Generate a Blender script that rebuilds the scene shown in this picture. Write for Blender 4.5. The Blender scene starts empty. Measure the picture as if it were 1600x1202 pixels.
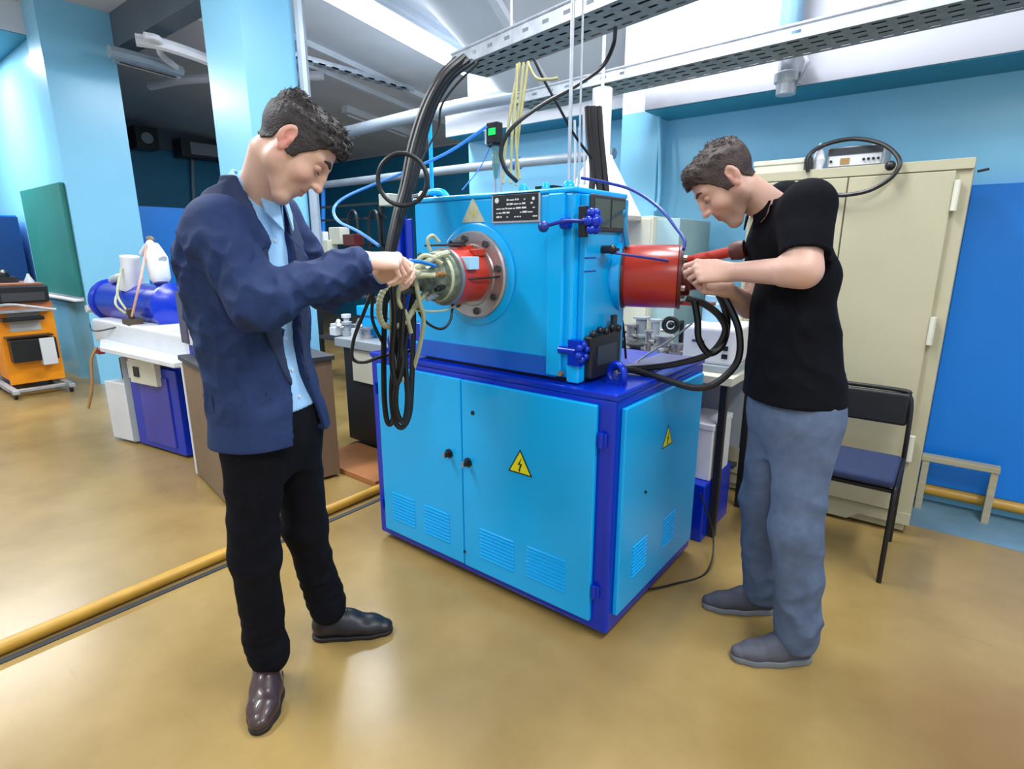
import bpy, bmesh, math, random
import numpy as np
from math import sin, cos, radians, pi, sqrt
from mathutils import Vector, Matrix

# ------------------------------------------------------------------ camera, world, lights, exposure
SC = bpy.context.scene
COL = SC.collection
CAMH = 1.42; PITCH = radians(13.7); YAW = radians(38.2); FPX = 875.0
cam_d = bpy.data.cameras.new('camera'); cam = bpy.data.objects.new('camera', cam_d); COL.objects.link(cam)
cam.location = (0, 0, CAMH); cam.rotation_euler = (pi/2 - PITCH, 0, YAW)
cam_d.sensor_fit = 'HORIZONTAL'; cam_d.sensor_width = 36; cam_d.lens = 36*FPX/1600; cam_d.clip_start = 0.02
SC.camera = cam
SC.view_settings.view_transform = 'Standard'; SC.view_settings.look = 'None'
SC.view_settings.gamma = 1; SC.view_settings.use_curve_mapping = False
SC.view_settings.exposure = 0.5
W_ = bpy.data.worlds.new('world'); SC.world = W_; W_.use_nodes = True
bg = W_.node_tree.nodes['Background']; bg.inputs[0].default_value = (0.80, 0.90, 1.0, 1); bg.inputs[1].default_value = 0.62

def area(name, loc, sx, sy, power, rot=(0, 0, 0), color=(0.93, 0.97, 1.0)):
    l = bpy.data.lights.new(name, 'AREA'); l.shape = 'RECTANGLE'; l.size = sx; l.size_y = sy
    l.energy = power; l.color = color
    o = bpy.data.objects.new(name, l); o.location = loc; o.rotation_euler = rot; COL.objects.link(o); return o
LAMPS = [(-4.52, 3.9, 2.4, 95), (-.95, 2.3, 1.0, 14), (-1.3, 2.55, 1.6, 66), (-3.2, 0.0, 1.6, 84), (0.9, 1.4, 2.0, 60), (-8.6, 0.6, 2.0, 110), (0.4, -1.4, 1.6, 36)]
for i, (x, y, ln, pw) in enumerate(LAMPS):
    area('lamp_light', (x, y, 3.50 if i else 3.34), 0.34, ln, pw, (0 if i else -.123, 0, 0))

# ------------------------------------------------------------------ camera-ray helpers (pixel of the 1600x1202 frame -> point in the room)
FW = Vector((-sin(YAW), cos(YAW), 0)); RT = Vector((cos(YAW), sin(YAW), 0)); CP = Vector((0, 0, CAMH))
def ray(px, py):
    x = (px-800)/FPX; y = -(py-601)/FPX
    return RT*x + FW*(cos(PITCH)+y*sin(PITCH)) + Vector((0, 0, -sin(PITCH)+y*cos(PITCH)))
def D(px, py, d): r = ray(px, py); return CP + r*(d/r.dot(FW))
def PY(px, py, Y): r = ray(px, py); return CP + r*(Y/r.y)
def PX(px, py, X): r = ray(px, py); return CP + r*(X/r.x)
def PZ(px, py, Z): r = ray(px, py); return CP + r*((Z-CAMH)/r.z)
def LL(px, py, d):
    p = D(px, py, d); return np.array((p.dot(RT), p.dot(FW), p.z))

# ------------------------------------------------------------------ materials
def s2l(c): return tuple((v/255/12.92 if v/255 <= .04045 else ((v/255+.055)/1.055)**2.4) for v in c)
_M = {}
def mat(name, rgb, rough=0.5, metal=0.0, var=0.06, vs=6.0, bump=0.0, bs=60.0, emit=0.0, spec=0.5, coat=0.0, attr=None, alpha=None, stretch=None, trans=0.0):
    if name in _M: return _M[name]
    m = bpy.data.materials.new(name); m.use_nodes = True; _M[name] = m
    nt = m.node_tree; N = nt.nodes; K = nt.links; b = N['Principled BSDF']
    c = s2l(rgb)
    b.inputs['Roughness'].default_value = rough; b.inputs['Metallic'].default_value = metal
    b.inputs['Specular IOR Level'].default_value = spec; b.inputs['Coat Weight'].default_value = coat
    if trans: b.inputs['Transmission Weight'].default_value = trans
    tc = N.new('ShaderNodeTexCoord'); mp = N.new('ShaderNodeMapping'); K.new(tc.outputs['Object'], mp.inputs[0])
    if stretch: mp.inputs['Scale'].default_value = stretch
    nz = N.new('ShaderNodeTexNoise'); nz.inputs['Scale'].default_value = vs; nz.inputs['Detail'].default_value = 4
    K.new(mp.outputs[0], nz.inputs['Vector'])
    hv = N.new('ShaderNodeHueSaturation'); mr = N.new('ShaderNodeMapRange')
    mr.inputs['From Min'].default_value = .3; mr.inputs['From Max'].default_value = .7
    mr.inputs['To Min'].default_value = 1-var*1.3; mr.inputs['To Max'].default_value = 1+var
    K.new(nz.outputs[0], mr.inputs[0]); K.new(mr.outputs[0], hv.inputs['Value'])
    if attr:
        at = N.new('ShaderNodeAttribute'); at.attribute_name = attr; K.new(at.outputs['Color'], hv.inputs['Color'])
    else: hv.inputs['Color'].default_value = (*c, 1)
    K.new(hv.outputs[0], b.inputs['Base Color'])
    if emit: b.inputs['Emission Color'].default_value = (*c, 1); b.inputs['Emission Strength'].default_value = emit
    if bump:
        n2 = N.new('ShaderNodeTexNoise'); n2.inputs['Scale'].default_value = bs; n2.inputs['Detail'].default_value = 3
        K.new(mp.outputs[0], n2.inputs['Vector'])
        bp = N.new('ShaderNodeBump'); bp.inputs['Strength'].default_value = bump; bp.inputs['Distance'].default_value = .01
        K.new(n2.outputs[0], bp.inputs['Height']); K.new(bp.outputs[0], b.inputs['Normal'])
    return m

def floor_mat():
    m = mat('floor_epoxy', (186, 150, 88), .27, var=.03, vs=1.2, bump=.05, bs=5)
    nt = m.node_tree; N = nt.nodes; K = nt.links; b = N['Principled BSDF']; hv = [n for n in N if n.type == 'HUE_SAT'][0]
    tc = [n for n in N if n.type == 'TEX_COORD'][0]
    n1 = N.new('ShaderNodeTexNoise'); n1.inputs['Scale'].default_value = 2.2; n1.inputs['Detail'].default_value = 7; n1.inputs['Roughness'].default_value = .6
    K.new(tc.outputs['Object'], n1.inputs['Vector'])
    cr = N.new('ShaderNodeValToRGB'); e = cr.color_ramp.elements
    e[0].position = .25; e[0].color = (*s2l((138, 112, 62)), 1); e[1].position = .75; e[1].color = (*s2l((168, 140, 86)), 1)
    K.new(n1.outputs[0], cr.inputs[0])
    # scuffs: thin stretched noise
    mp = N.new('ShaderNodeMapping'); mp.inputs['Scale'].default_value = (1.2, 14, 1); mp.inputs['Rotation'].default_value = (0, 0, .9)
    K.new(tc.outputs['Object'], mp.inputs[0])
    n2 = N.new('ShaderNodeTexNoise'); n2.inputs['Scale'].default_value = 2.5; n2.inputs['Detail'].default_value = 6
    K.new(mp.outputs[0], n2.inputs['Vector'])
    r2 = N.new('ShaderNodeValToRGB'); r2.color_ramp.elements[0].position = .64; r2.color_ramp.elements[1].position = .76
    r2.color_ramp.elements[0].color = (0, 0, 0, 1); r2.color_ramp.elements[1].color = (.26, .26, .26, 1)
    K.new(n2.outputs[0], r2.inputs[0])
    mx = N.new('ShaderNodeMixRGB'); mx.inputs[2].default_value = (*s2l((128, 104, 74)), 1)
    K.new(cr.outputs[0], mx.inputs[1]); K.new(r2.outputs[0], mx.inputs[0])
    # a bigger brown patch on the floor at the near right
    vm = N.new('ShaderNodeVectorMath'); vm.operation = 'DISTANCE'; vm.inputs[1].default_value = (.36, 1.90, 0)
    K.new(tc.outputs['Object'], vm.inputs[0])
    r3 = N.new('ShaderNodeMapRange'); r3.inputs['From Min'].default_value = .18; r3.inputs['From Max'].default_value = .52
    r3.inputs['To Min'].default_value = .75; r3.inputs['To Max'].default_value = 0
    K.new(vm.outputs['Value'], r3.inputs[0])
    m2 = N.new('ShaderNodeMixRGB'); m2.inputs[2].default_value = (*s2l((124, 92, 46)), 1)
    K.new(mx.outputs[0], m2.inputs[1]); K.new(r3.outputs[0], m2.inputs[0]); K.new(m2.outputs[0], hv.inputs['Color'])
    return m

M = dict(
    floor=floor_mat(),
    wall=mat('wall_paint', (134, 202, 236), .28, var=.04, vs=1.5, bump=.05, bs=4),
    teal=mat('teal_wall_paint', (40, 128, 165), .5, var=.12, vs=1.3),
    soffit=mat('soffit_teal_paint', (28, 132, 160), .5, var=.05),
    white=mat('whitewash', (216, 216, 222), .7, var=.04, vs=2),
    ceil=mat('ceiling_whitewash', (212, 214, 220), .75, var=.07, vs=1.4, bump=.05, bs=8),
    fascia=mat('fascia_whitewash', (172, 173, 182), .75, var=.05, vs=2),
    trayu=mat('shaded_tray_zinc', (128, 134, 130), .6, .2, var=.15, vs=20),  # zinc darkened: the shade under the tray is put into its colour
    dim=mat('upper_wall_grey_paint', (92, 104, 116), .8, var=.1, vs=2),
    cyan=mat('machine_cyan_enamel', (0, 168, 236), .26, var=.03, vs=3, bump=.02, bs=9),
    band=mat('machine_band_blue', (4, 92, 196), .3, var=.06, vs=8),
    deep=mat('machine_deep_blue_enamel', (0, 44, 176), .22, var=.06, vs=5),
    blueb=mat('bright_blue_panel', (0, 124, 222), .4, var=.05, vs=2),
    red=mat('red_lacquer', (186, 52, 34), .28, var=.06, vs=9),
    redd=mat('dark_red_metal', (96, 28, 24), .4, var=.12, vs=12),
    steel=mat('brushed_steel', (176, 172, 172), .35, .75, var=.1, vs=12, bump=.05, bs=120),
    zinc=mat('galvanised_zinc', (190, 195, 202), .42, .55, var=.12, vs=18),
    black=mat('black_rubber', (16, 16, 18), .45, var=.2),
    blackm=mat('black_plastic', (26, 27, 30), .35, var=.1),
    dark=mat('dark_grey_metal', (52, 54, 58), .5, var=.1),
    win=mat('smoked_glass', (62, 84, 86), .12, var=.1, vs=3),
    beige=mat('beige_locker_paint', (174, 168, 140), .45, var=.04, vs=3, bump=.02, bs=10),
    cream=mat('cream_paint', (205, 203, 185), .5, var=.06, vs=4),
    off=mat('off_white_plastic', (214, 216, 220), .4, var=.04),
    grey=mat('grey_metal_paint', (150, 158, 164), .45, var=.06),
    brown=mat('brown_laminate', (120, 98, 76), .5, var=.08, vs=3),
    yellow=mat('yellow_pipe_paint', (192, 146, 52), .4, var=.1, vs=9),
    orange=mat('orange_enamel', (240, 146, 12), .38, var=.06),
    green=mat('green_board', (28, 118, 112), .55, var=.06, vs=3),
    indigo=mat('indigo_enamel', (62, 62, 160), .35, var=.15, vs=5),
    hose=mat('pale_ribbed_hose', (178, 182, 148), .45, var=.12, vs=30),
    yhose=mat('yellowed_tube', (168, 162, 112), .4, var=.1),
    bhose=mat('light_blue_air_hose', (70, 140, 225), .35, var=.05),
    dbhose=mat('dark_blue_air_hose', (24, 52, 140), .35, var=.05),
    pipe=mat('pale_grey_pipe', (160, 172, 184), .35, .2, var=.08),
    wood=mat('pale_weathered_wood', (176, 168, 140), .6, var=.1, vs=4, stretch=(1, 1, 12)),
    copper=mat('brass_fitting', (190, 150, 100), .35, .7),
    label=mat('pale_blue_label', (160, 205, 230), .5, var=.08),
    yel=mat('warning_yellow', (226, 220, 30), .4, var=.02),
    cone=mat('hood_beige_paint', (205, 196, 190), .5, var=.04),
    strip=mat('blue_grey_floor_paint', (108, 140, 156), .4, var=.14, vs=5),
    fabric=mat('navy_seat_fabric', (36, 48, 84), .85, var=.08, bump=.3, bs=250),
    tube=mat('lamp_tube_glow', (240, 246, 255), .5, emit=8.0, var=0),
    lcd=mat('green_display', (20, 200, 90), .3, emit=.5, var=0),
    tan=mat('tan_pink_tile', (170, 112, 66), .5, var=.1),
)

# ------------------------------------------------------------------ mesh building
class MB:
    def __init__(s): s.v = []; s.f = []; s.m = []
    def add(s, vs, fs, mi=0):
        n = len(s.v); s.v += [tuple(v) for v in vs]; s.f += [tuple(i+n for i in f) for f in fs]; s.m += [mi]*len(fs)
        return s
    def box(s, x0, x1, y0, y1, z0, z1, mi=0, rz=0, about=None):
        vs = [Vector((x, y, z)) for x in (x0, x1) for y in (y0, y1) for z in (z0, z1)]
        if rz:
            c = Vector(about) if about else Vector(((x0+x1)/2, (y0+y1)/2, 0)); R_ = Matrix.Rotation(rz, 3, 'Z')
            vs = [R_ @ (v-c) + c for v in vs]
        return s.add(vs, [(0, 1, 3, 2), (4, 6, 7, 5), (0, 4, 5, 1), (2, 3, 7, 6), (0, 2, 6, 4), (1, 5, 7, 3)], mi)
    def cyl(s, a, b, r, r2=None, n=20, mi=0, cap=True):
        return s.tube([a, b], [r, r if r2 is None else r2], n, mi, cap)
    def tube(s, pts, r, n=8, mi=0, cap=True):
        pts = [Vector(p) for p in pts]; N_ = len(pts)
        rs = r if isinstance(r, (list, tuple)) else [r]*N_
        t0 = (pts[1]-pts[0]).normalized(); u = t0.orthogonal().normalized(); vs = []
        for i, p in enumerate(pts):
            t = (pts[min(i+1, N_-1)]-pts[max(i-1, 0)])
            t = t.normalized() if t.length > 1e-9 else t0
            u = (u - t*u.dot(t)); u = u.normalized() if u.length > 1e-6 else t.orthogonal().normalized()
            w = t.cross(u)
            for k in range(n):
                a = 2*pi*k/n; vs.append(p + (u*cos(a)+w*sin(a))*rs[i])
        fs = [(i*n+k, i*n+(k+1) % n, (i+1)*n+(k+1) % n, (i+1)*n+k) for i in range(N_-1) for k in range(n)]
        if cap: fs += [tuple(range(n))[::-1], tuple((N_-1)*n+k for k in range(n))]
        return s.add(vs, fs, mi)
    def lathe(s, a, axis, prof, n=28, mi=0):
        """prof: list of (distance along axis, radius)"""
        ax = Vector(axis).normalized(); a = Vector(a)
        return s.tube([a+ax*p[0] for p in prof], [max(p[1], 1e-4) for p in prof], n, mi) if all(prof[i+1][0] > prof[i][0] for i in range(len(prof)-1)) else s._lathe(a, ax, prof, n, mi)
    def _lathe(s, a, ax, prof, n, mi):
        u = ax.orthogonal().normalized(); w = ax.cross(u); vs = []
        for d, r in prof:
            for k in range(n):
                t = 2*pi*k/n; vs.append(a+ax*d+(u*cos(t)+w*sin(t))*max(r, 1e-4))
        L_ = len(prof)
        fs = [(i*n+k, i*n+(k+1) % n, (i+1)*n+(k+1) % n, (i+1)*n+k) for i in range(L_-1) for k in range(n)]
        fs += [tuple(range(n))[::-1], tuple((L_-1)*n+k for k in range(n))]
        return s.add(vs, fs, mi)
    def ball(s, c, r, n=14, mi=0, sc=(1, 1, 1)):
        c = Vector(c); vs = [c+Vector((0, 0, -r*sc[2]))]; m = n//2
        for i in range(1, m):
            ph = -pi/2+pi*i/m
            for k in range(n): vs.append(c+Vector((r*cos(ph)*cos(2*pi*k/n)*sc[0], r*cos(ph)*sin(2*pi*k/n)*sc[1], r*sin(ph)*sc[2])))
        vs.append(c+Vector((0, 0, r*sc[2]))); T = len(vs)-1
        fs = [(0, 1+(k+1) % n, 1+k) for k in range(n)]
        fs += [(1+(i-1)*n+k, 1+(i-1)*n+(k+1) % n, 1+i*n+(k+1) % n, 1+i*n+k) for i in range(1, m-1) for k in range(n)]
        fs += [(T, 1+(m-2)*n+k, 1+(m-2)*n+(k+1) % n) for k in range(n)]
        return s.add(vs, fs, mi)
    def torus(s, c, axis, R_, r, n=28, k=8, mi=0, arc=2*pi, start=0, up=None):
        ax = Vector(axis).normalized(); u = Vector(up).normalized() if up else ax.orthogonal().normalized(); w = ax.cross(u)
        m = max(4, int(n*arc/(2*pi)))
        pts = [Vector(c)+(u*cos(start+arc*i/m)+w*sin(start+arc*i/m))*R_ for i in range(m+1)]
        return s.tube(pts, r, k, mi)
    def prism(s, poly, d, mi=0):
        """poly: list of 3-D points, extruded by vector d"""
        n = len(poly); P = [Vector(p) for p in poly]; d = Vector(d)
        return s.add(P+[p+d for p in P], [tuple(range(n))[::-1], tuple(range(n, 2*n))]+[(i, (i+1) % n, n+(i+1) % n, n+i) for i in range(n)], mi)
    def build(s, name, m, parent=None, smooth=False, bevel=0, origin=None, seg=2):
        me = bpy.data.meshes.new(name); V = [Vector(v) for v in s.v]
        if parent is not None: o0 = Vector(parent['_o']) if '_o' in parent else Vector((0, 0, 0))
        elif origin is not None: o0 = Vector(origin)
        else: o0 = Vector(((min(v.x for v in V)+max(v.x for v in V))/2, (min(v.y for v in V)+max(v.y for v in V))/2, min(v.z for v in V)))
        me.from_pydata([v-o0 for v in V], [], s.f)
        for x in (m if isinstance(m, (list, tuple)) else [m]): me.materials.append(x)
        for p, i in zip(me.polygons, s.m): p.material_index = i
        bm = bmesh.new(); bm.from_mesh(me); bmesh.ops.recalc_face_normals(bm, faces=bm.faces); bm.to_mesh(me); bm.free()
        if smooth:
            for p in me.polygons: p.use_smooth = True
            me.set_sharp_from_angle(angle=radians(38))
        o = bpy.data.objects.new(name, me); COL.objects.link(o)
        if parent is not None: o.parent = parent; o['_o'] = tuple(o0)
        else: o.location = o0; o['_o'] = tuple(o0)
        if bevel:
            b = o.modifiers.new('bevel', 'BEVEL'); b.width = bevel; b.segments = seg; b.limit_method = 'ANGLE'
        return o
def tag(o, label, cat, group=None, kind=None):
    o['label'] = label; o['category'] = cat
    if group: o['group'] = group
    if kind: o['kind'] = kind
    return o
def thing(name, label, cat, loc, group=None):
    o = bpy.data.objects.new(name, None); COL.objects.link(o); o.location = loc; o['_o'] = tuple(loc)
    o.empty_display_size = .1
    return tag(o, label, cat, group)
def struct(name, mb, m, **k):
    o = mb.build(name, m, **k); o['kind'] = 'structure'; return o
def box(*a, **k): return MB().box(*a, **k)
def crom(P, k=8):
    P = [Vector(p) for p in P]
    if len(P) < 3: return P
    Q = [P[0]*2-P[1]]+P+[P[-1]*2-P[-2]]; out = []
    for i in range(1, len(Q)-2):
        a, b, c, d = Q[i-1:i+3]
        for j in range(k):
            t = j/k; out.append(.5*((2*b)+(c-a)*t+(2*a-5*b+4*c-d)*t*t+(-a+3*b-3*c+d)*t**3))
    out.append(P[-1]); return out
def hose(name, P, r, m, label, cat, group=None, parent=None, ribs=0, k=8, n=8):
    pts = crom(P, k); rs = r
    if ribs:
        pts = crom(P, ribs); rs = [r*(1.0 if i % 2 else .84) for i in range(len(pts))]
    o = MB().tube(pts, rs, n).build(name, m, parent, smooth=not ribs)
    if parent is None: tag(o, label, cat, group)
    return o
# ------------------------------------------------------------------ the setting
CZ = 3.7
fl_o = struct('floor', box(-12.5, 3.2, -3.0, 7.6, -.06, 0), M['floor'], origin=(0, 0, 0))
def cz(x, y):
    if y <= 2.7: return CZ
    a = CZ-.123*(y-2.7); b = max(2.60, CZ-.65*(y-2.7)); t = min(1, max(0, (x+4.2)/.9)); t = t*t*(3-2*t)
    return a*(1-t)+b*t
_gx = [-12.5, -8, -5.4, -4.3]+[-4.2+.09*i for i in range(11)]+[-3.2, -2.5, -1.7]; _gy = [2.7, 3.1, 3.5, 3.9, 4.1, 4.36, 4.7, 5.2, 6, 7.4]
cmb = MB().box(-12.5, 3.2, -3.0, 2.7, CZ, CZ+.1).box(-1.7, 3.2, 2.7, 7.6, CZ, CZ+.1)
n0 = len(cmb.v); vs_ = [(x, y, cz(x, y)) for x in _gx for y in _gy]; L_ = len(_gy)
cmb.add(vs_, [(i*L_+j, i*L_+j+1, (i+1)*L_+j+1, (i+1)*L_+j) for i in range(len(_gx)-1) for j in range(L_-1)])
struct('ceiling', cmb, M['ceil'], smooth=True)
struct('wall_left', box(-12.5, -7.07, 1.89, 2.05, 0, CZ), M['wall'])
struct('wall_left_end', box(-12.6, -12.5, -3.0, 1.89, 0, CZ), M['wall'])
struct('wall_far', box(-11.65, -11.5, 2.05, 7.4, 0, 3.12), M['teal'])
struct('trim_1', box(-11.62, -11.44, 2.05, 7.4, 3.12, CZ), M['dim'])
struct('wall_back', box(-11.5, -4.28, 7.4, 7.55, 0, 3.12), M['teal'])
struct('trim_2', box(-11.5, -4.28, 7.34, 7.5, 3.12, CZ), M['white'])
struct('wall_bay', box(-4.28, -1.97, 4.7, 4.85, 0, CZ), M['wall'])
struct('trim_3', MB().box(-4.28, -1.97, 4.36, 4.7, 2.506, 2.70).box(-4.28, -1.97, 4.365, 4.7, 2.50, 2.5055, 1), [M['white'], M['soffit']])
struct('wall_right', box(-1.97, 3.2, 3.85, 4.0, 0, CZ), M['wall'])
struct('trim_4', MB().box(-1.97, -1.70, 3.72, 3.85, 0, 2.30).box(-1.97, -1.70, 3.72, 3.85, 2.30, CZ, 1).box(-1.97, -1.85, 3.85, 4.7, 0, 2.3).box(-1.97, -1.85, 3.85, 4.7, 2.3, CZ, 1), [M['wall'], M['white']])
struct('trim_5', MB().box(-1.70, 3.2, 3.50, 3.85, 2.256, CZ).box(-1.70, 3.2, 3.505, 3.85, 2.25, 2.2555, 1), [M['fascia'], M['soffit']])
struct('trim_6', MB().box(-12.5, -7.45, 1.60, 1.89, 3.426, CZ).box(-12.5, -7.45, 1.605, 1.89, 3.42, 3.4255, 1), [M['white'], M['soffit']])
struct('column_left', box(-7.45, -7.07, 1.86, 2.47, 0, CZ).box(-7.07, -7.06, 1.86, 2.47, 0, CZ), M['wall'])
struct('column_middle', box(-4.27, -3.78, 2.05, 2.42, 0, CZ), M['wall'])
struct('beam_between_columns', box(-7.4, -4.0, 2.47, 2.66, 3.38, CZ), M['dim'])
struct('floor_strip_right', box(-.12, 3.2, 3.42, 3.85, 0, .003), M['strip'])
# concrete ceiling ribs running away from the camera
for i, (x, y0) in enumerate([(-6.35, 2.5), (-5.85, 2.5), (-4.35, 2.5), (-2.95, .5), (-1.5, .5)]):
    mb = MB(); ye = 7.3 if x < -4.3 else 4.3; ys = [y0, 2.7, 3.2, 3.8, ye]
    for j in range(4):
        a, b = ys[j], ys[j+1]; za, zb_ = cz(x+.03, a), cz(x+.03, b)
        mb.add([(x, a, za-.06), (x+.07, a, za-.06), (x+.07, b, zb_-.06), (x, b, zb_-.06), (x, a, za), (x+.07, a, za), (x+.07, b, zb_), (x, b, zb_)], [(0, 1, 2, 3), (0, 3, 7, 4), (1, 5, 6, 2), (0, 4, 5, 1), (3, 2, 6, 7)])
    struct('ceiling_rib_%d' % (i+1), mb, M['ceil'])

tag(MB().box(-8.58, -7.1, 1.815, 1.857, .93, 2.05).build('wall_board', M['green'], bevel=.004), 'plain green board fixed flat to the blue wall', 'board')
tag(MB().box(-8.6, -7.1, 1.76, 1.855, .885, .905).box(-8.6, -7.1, 1.835, 1.855, .905, .925).build('wall_rail', M['white'], bevel=.003), 'thin pale rail along the wall under the green board', 'rail')
# recessed niche look under the rail: a wall buttress in worn blue paint
struct('trim_7', MB().prism([(-8.7, 1.89, 0), (-8.7, 1.83, 0), (-7.6, 1.83, 0), (-7.5, 1.89, 0)], (0, 0, .84)), M['wall'])

# ------------------------------------------------------------------ lamps on the ceiling
for i, (x, y, ln, pw) in enumerate(LAMPS):
    lab = ['long bright twin-tube ceiling lamp above the middle of the hall', 'short twin-tube ceiling lamp between the machine and the beige locker', 'twin-tube ceiling lamp above the blue machine', 'twin-tube ceiling lamp over the left part of the floor', 'twin-tube ceiling lamp near the right wall', 'twin-tube ceiling lamp above the welding cart', 'twin-tube ceiling lamp behind the camera'][i]
    t = thing('ceiling_lamp', lab, 'lamp', (x, y, CZ-.12), 'ceiling lamps')
    MB().box(x-.19, x+.19, y-ln/2, y+ln/2, CZ-.09, CZ-.0).build('lamp_housing', M['white'], t, bevel=.006)
    for dx in (-.09, .09):
        if i == 0: t.location.z = 3.43; t.rotation_euler = (-.123, 0, 0)
        tb = MB().cyl((x+dx, y-ln/2+.06, CZ-.13), (x+dx, y+ln/2-.06, CZ-.13), .02, n=10).build('lamp_tube', M['tube'], t, smooth=True)
for (x, y) in ((-8.1, 5.6), (-7.2, 5.9)):
    zc = cz(x, y)
    q = thing('far_ceiling_lamp', 'small unlit strip lamp on the dark far ceiling, %s' % ('left one of the two' if x < -8 else 'right one of the two'), 'lamp', (x, y, zc-.1), 'unlit far lamps')
    q.rotation_euler = (-.123, 0, 0)
    MB().box(x-.06, x+.06, y-.6, y+.6, zc-.09, zc).build('lamp_housing', M['off'], q)
    MB().cyl((x, y-.55, zc-.11), (x, y+.55, zc-.11), .016, n=8).build('lamp_tube', M['white'], q)
# dark ventilation grille in the ceiling
t = thing('ceiling_grille', 'dark rectangular grille panel in the ceiling above the trays', 'grille', (-2.6, 2.5, CZ-.03))
MB().box(-3.25, -2.0, 2.25, 2.7, CZ-.05, CZ).build('grille_frame', M['grey'], t)
g = MB()
for i in range(9): g.box(-3.2, -2.05, 2.28+i*.045, 2.305+i*.045, CZ-.065, CZ-.05)
g.build('grille_slats', M['dark'], t)

# ------------------------------------------------------------------ cable trays
def tray(name, A, B, w, h, label, slots=True):
    """A, B: near lower edge ends; the tray lies to the far side of A-B"""
    A = Vector(A); B = Vector(B); d = (B-A); ln = d.length; d.normalize(); nrm = Vector((-d.y, d.x, 0)); up = Vector((0, 0, 1))
    t = thing(name, label, 'cable tray', (A+B)/2)
    def slab(o, ax, ln_, bx, w_, th, nx, ny, hole=None):
        """perforated sheet: cells with rectangular holes"""
        mb = MB(); cx = ln_/nx; cy = w_/ny
        for i in range(nx):
            for j in range(ny):
                hx = (.24 if (i+j) % 2 else .32); hy = .15
                if hole: hx, hy = hole
                x0, x1, y0, y1 = i*cx, (i+1)*cx, j*cy, (j+1)*cy
                mx0, mx1 = x0+cx*(.5-hx), x1-cx*(.5-hx); my0, my1 = y0+cy*(.5-hy), y1-cy*(.5-hy)
                P = lambda x, y: o+ax*x+bx*y
                vs = [P(x0, y0), P(x1, y0), P(x1, y1), P(x0, y1), P(mx0, my0), P(mx1, my0), P(mx1, my1), P(mx0, my1)]
                mb.add(vs, [(0, 1, 5, 4), (1, 2, 6, 5), (2, 3, 7, 6), (3, 0, 4, 7)])
        return mb
    n = int(ln/.085)
    def solid(o, th):
        s_ = o.modifiers.new('sheet', 'SOLIDIFY'); s_.thickness = th; s_.offset = 0
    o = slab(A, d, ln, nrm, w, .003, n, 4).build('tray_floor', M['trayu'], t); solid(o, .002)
    o = slab(A, d, ln, up, h, .003, n*2//3, 1, (.16, .12)).build('tray_side', M['zinc'], t); solid(o, .002)
    o = slab(A+nrm*w, d, ln, up, h, .003, n*2//3, 1, (.16, .12)).build('tray_side', M['zinc'], t); solid(o, .002)
    ln_ = MB(); q_ = [A+nrm*.01, B+nrm*.01, B+nrm*(w-.01), A+nrm*(w-.01)]; ln_.prism([p_+up*.006 for p_ in q_], up*.004).build('slot_dark_sheet', M['dark'], t)  # dark sheet added just above the tray floor so its slots look dark
    mb = MB()
    for off in (0, w):
        a = A+nrm*off+up*h; b = B+nrm*off+up*h
        mb.tube([a, b], .008, 8)
    mb.build('tray_rim', M['zinc'], t, smooth=True)
    return t, d, nrm, ln
a0, a1 = PZ(706, 108, 2.35), PZ(965, 0, 2.35)
dd = (a1-a0).normalized(); a2 = a1+dd*1.5
t1, d1, n1, l1 = tray('cable_tray', a0, a2, .24, .07, 'perforated zinc cable tray directly over the blue machine')
b0, b1 = PZ(800, 163, 2.35), PZ(1500, 2, 2.35)
dd2 = (b1-b0).normalized()
t2, d2, n2, l2 = tray('cable_tray', b0, b1+dd2*1.3, .27, .06, 'long perforated zinc cable tray nearer the right wall, behind the other tray')
# hangers of the trays
for (p, lab) in ((a0+d1*.35+n1*.12, 'thin hanger rod at the left end of the front cable tray'), (a0+d1*1.9+n1*.12, 'thin hanger rod at the right end of the front cable tray'), (b0+d2*1.6+n2*.13, 'thin hanger rod of the rear cable tray')):
    tag(MB().cyl((p.x, p.y, 2.36), (p.x, p.y, CZ), .006, n=8).build('hanger_rod', M['zinc']), lab, 'rod', 'tray hanger rods')
# cables lying in tray 1 (seen at its open left end)
for k in range(3):
    a = a0+n1*(.05+k*.06)+Vector((0, 0, .03)); tag(MB().tube([a+d1*.1, a+d1*2.6], .012, 8).build('tray_cable', M['black']), ['black cable lying inside the front tray along its near side', 'black cable lying along the middle of the front tray', 'black cable lying inside the front tray along its far side'][k], 'cable', 'cables inside the front tray')
# mid-air perforated rails / narrow trays under the ceiling, running away
def rail(x, y0, y1, z, w, lab):
    mb = MB()
    n = int((y1-y0)/.16)
    for i in range(n): mb.box(x, x+w, y0+i*.16, y0+i*.16+.09, z, z+.012)
    mb.box(x, x+.012, y0, y1, z, z+.05).box(x+w-.012, x+w, y0, y1, z, z+.05)
    tag(mb.build('ceiling_rail', M['zinc']), lab, 'rail', 'narrow rails under the ceiling')
rail(-5.72, 2.9, 5.2, 3.3, .10, 'narrow slotted metal rail under the ceiling left of the bright lamp')
rail(-3.35, 1.3, 2.75, 3.35, .07, 'narrow slotted metal rail under the ceiling right of the bright lamp')
tag(MB().box(-3.62, -3.52, 1.6, 2.75, 3.5, 3.58).build('ceiling_conduit', M['grey']), 'grey square conduit under the ceiling near the rails', 'conduit')

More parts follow.
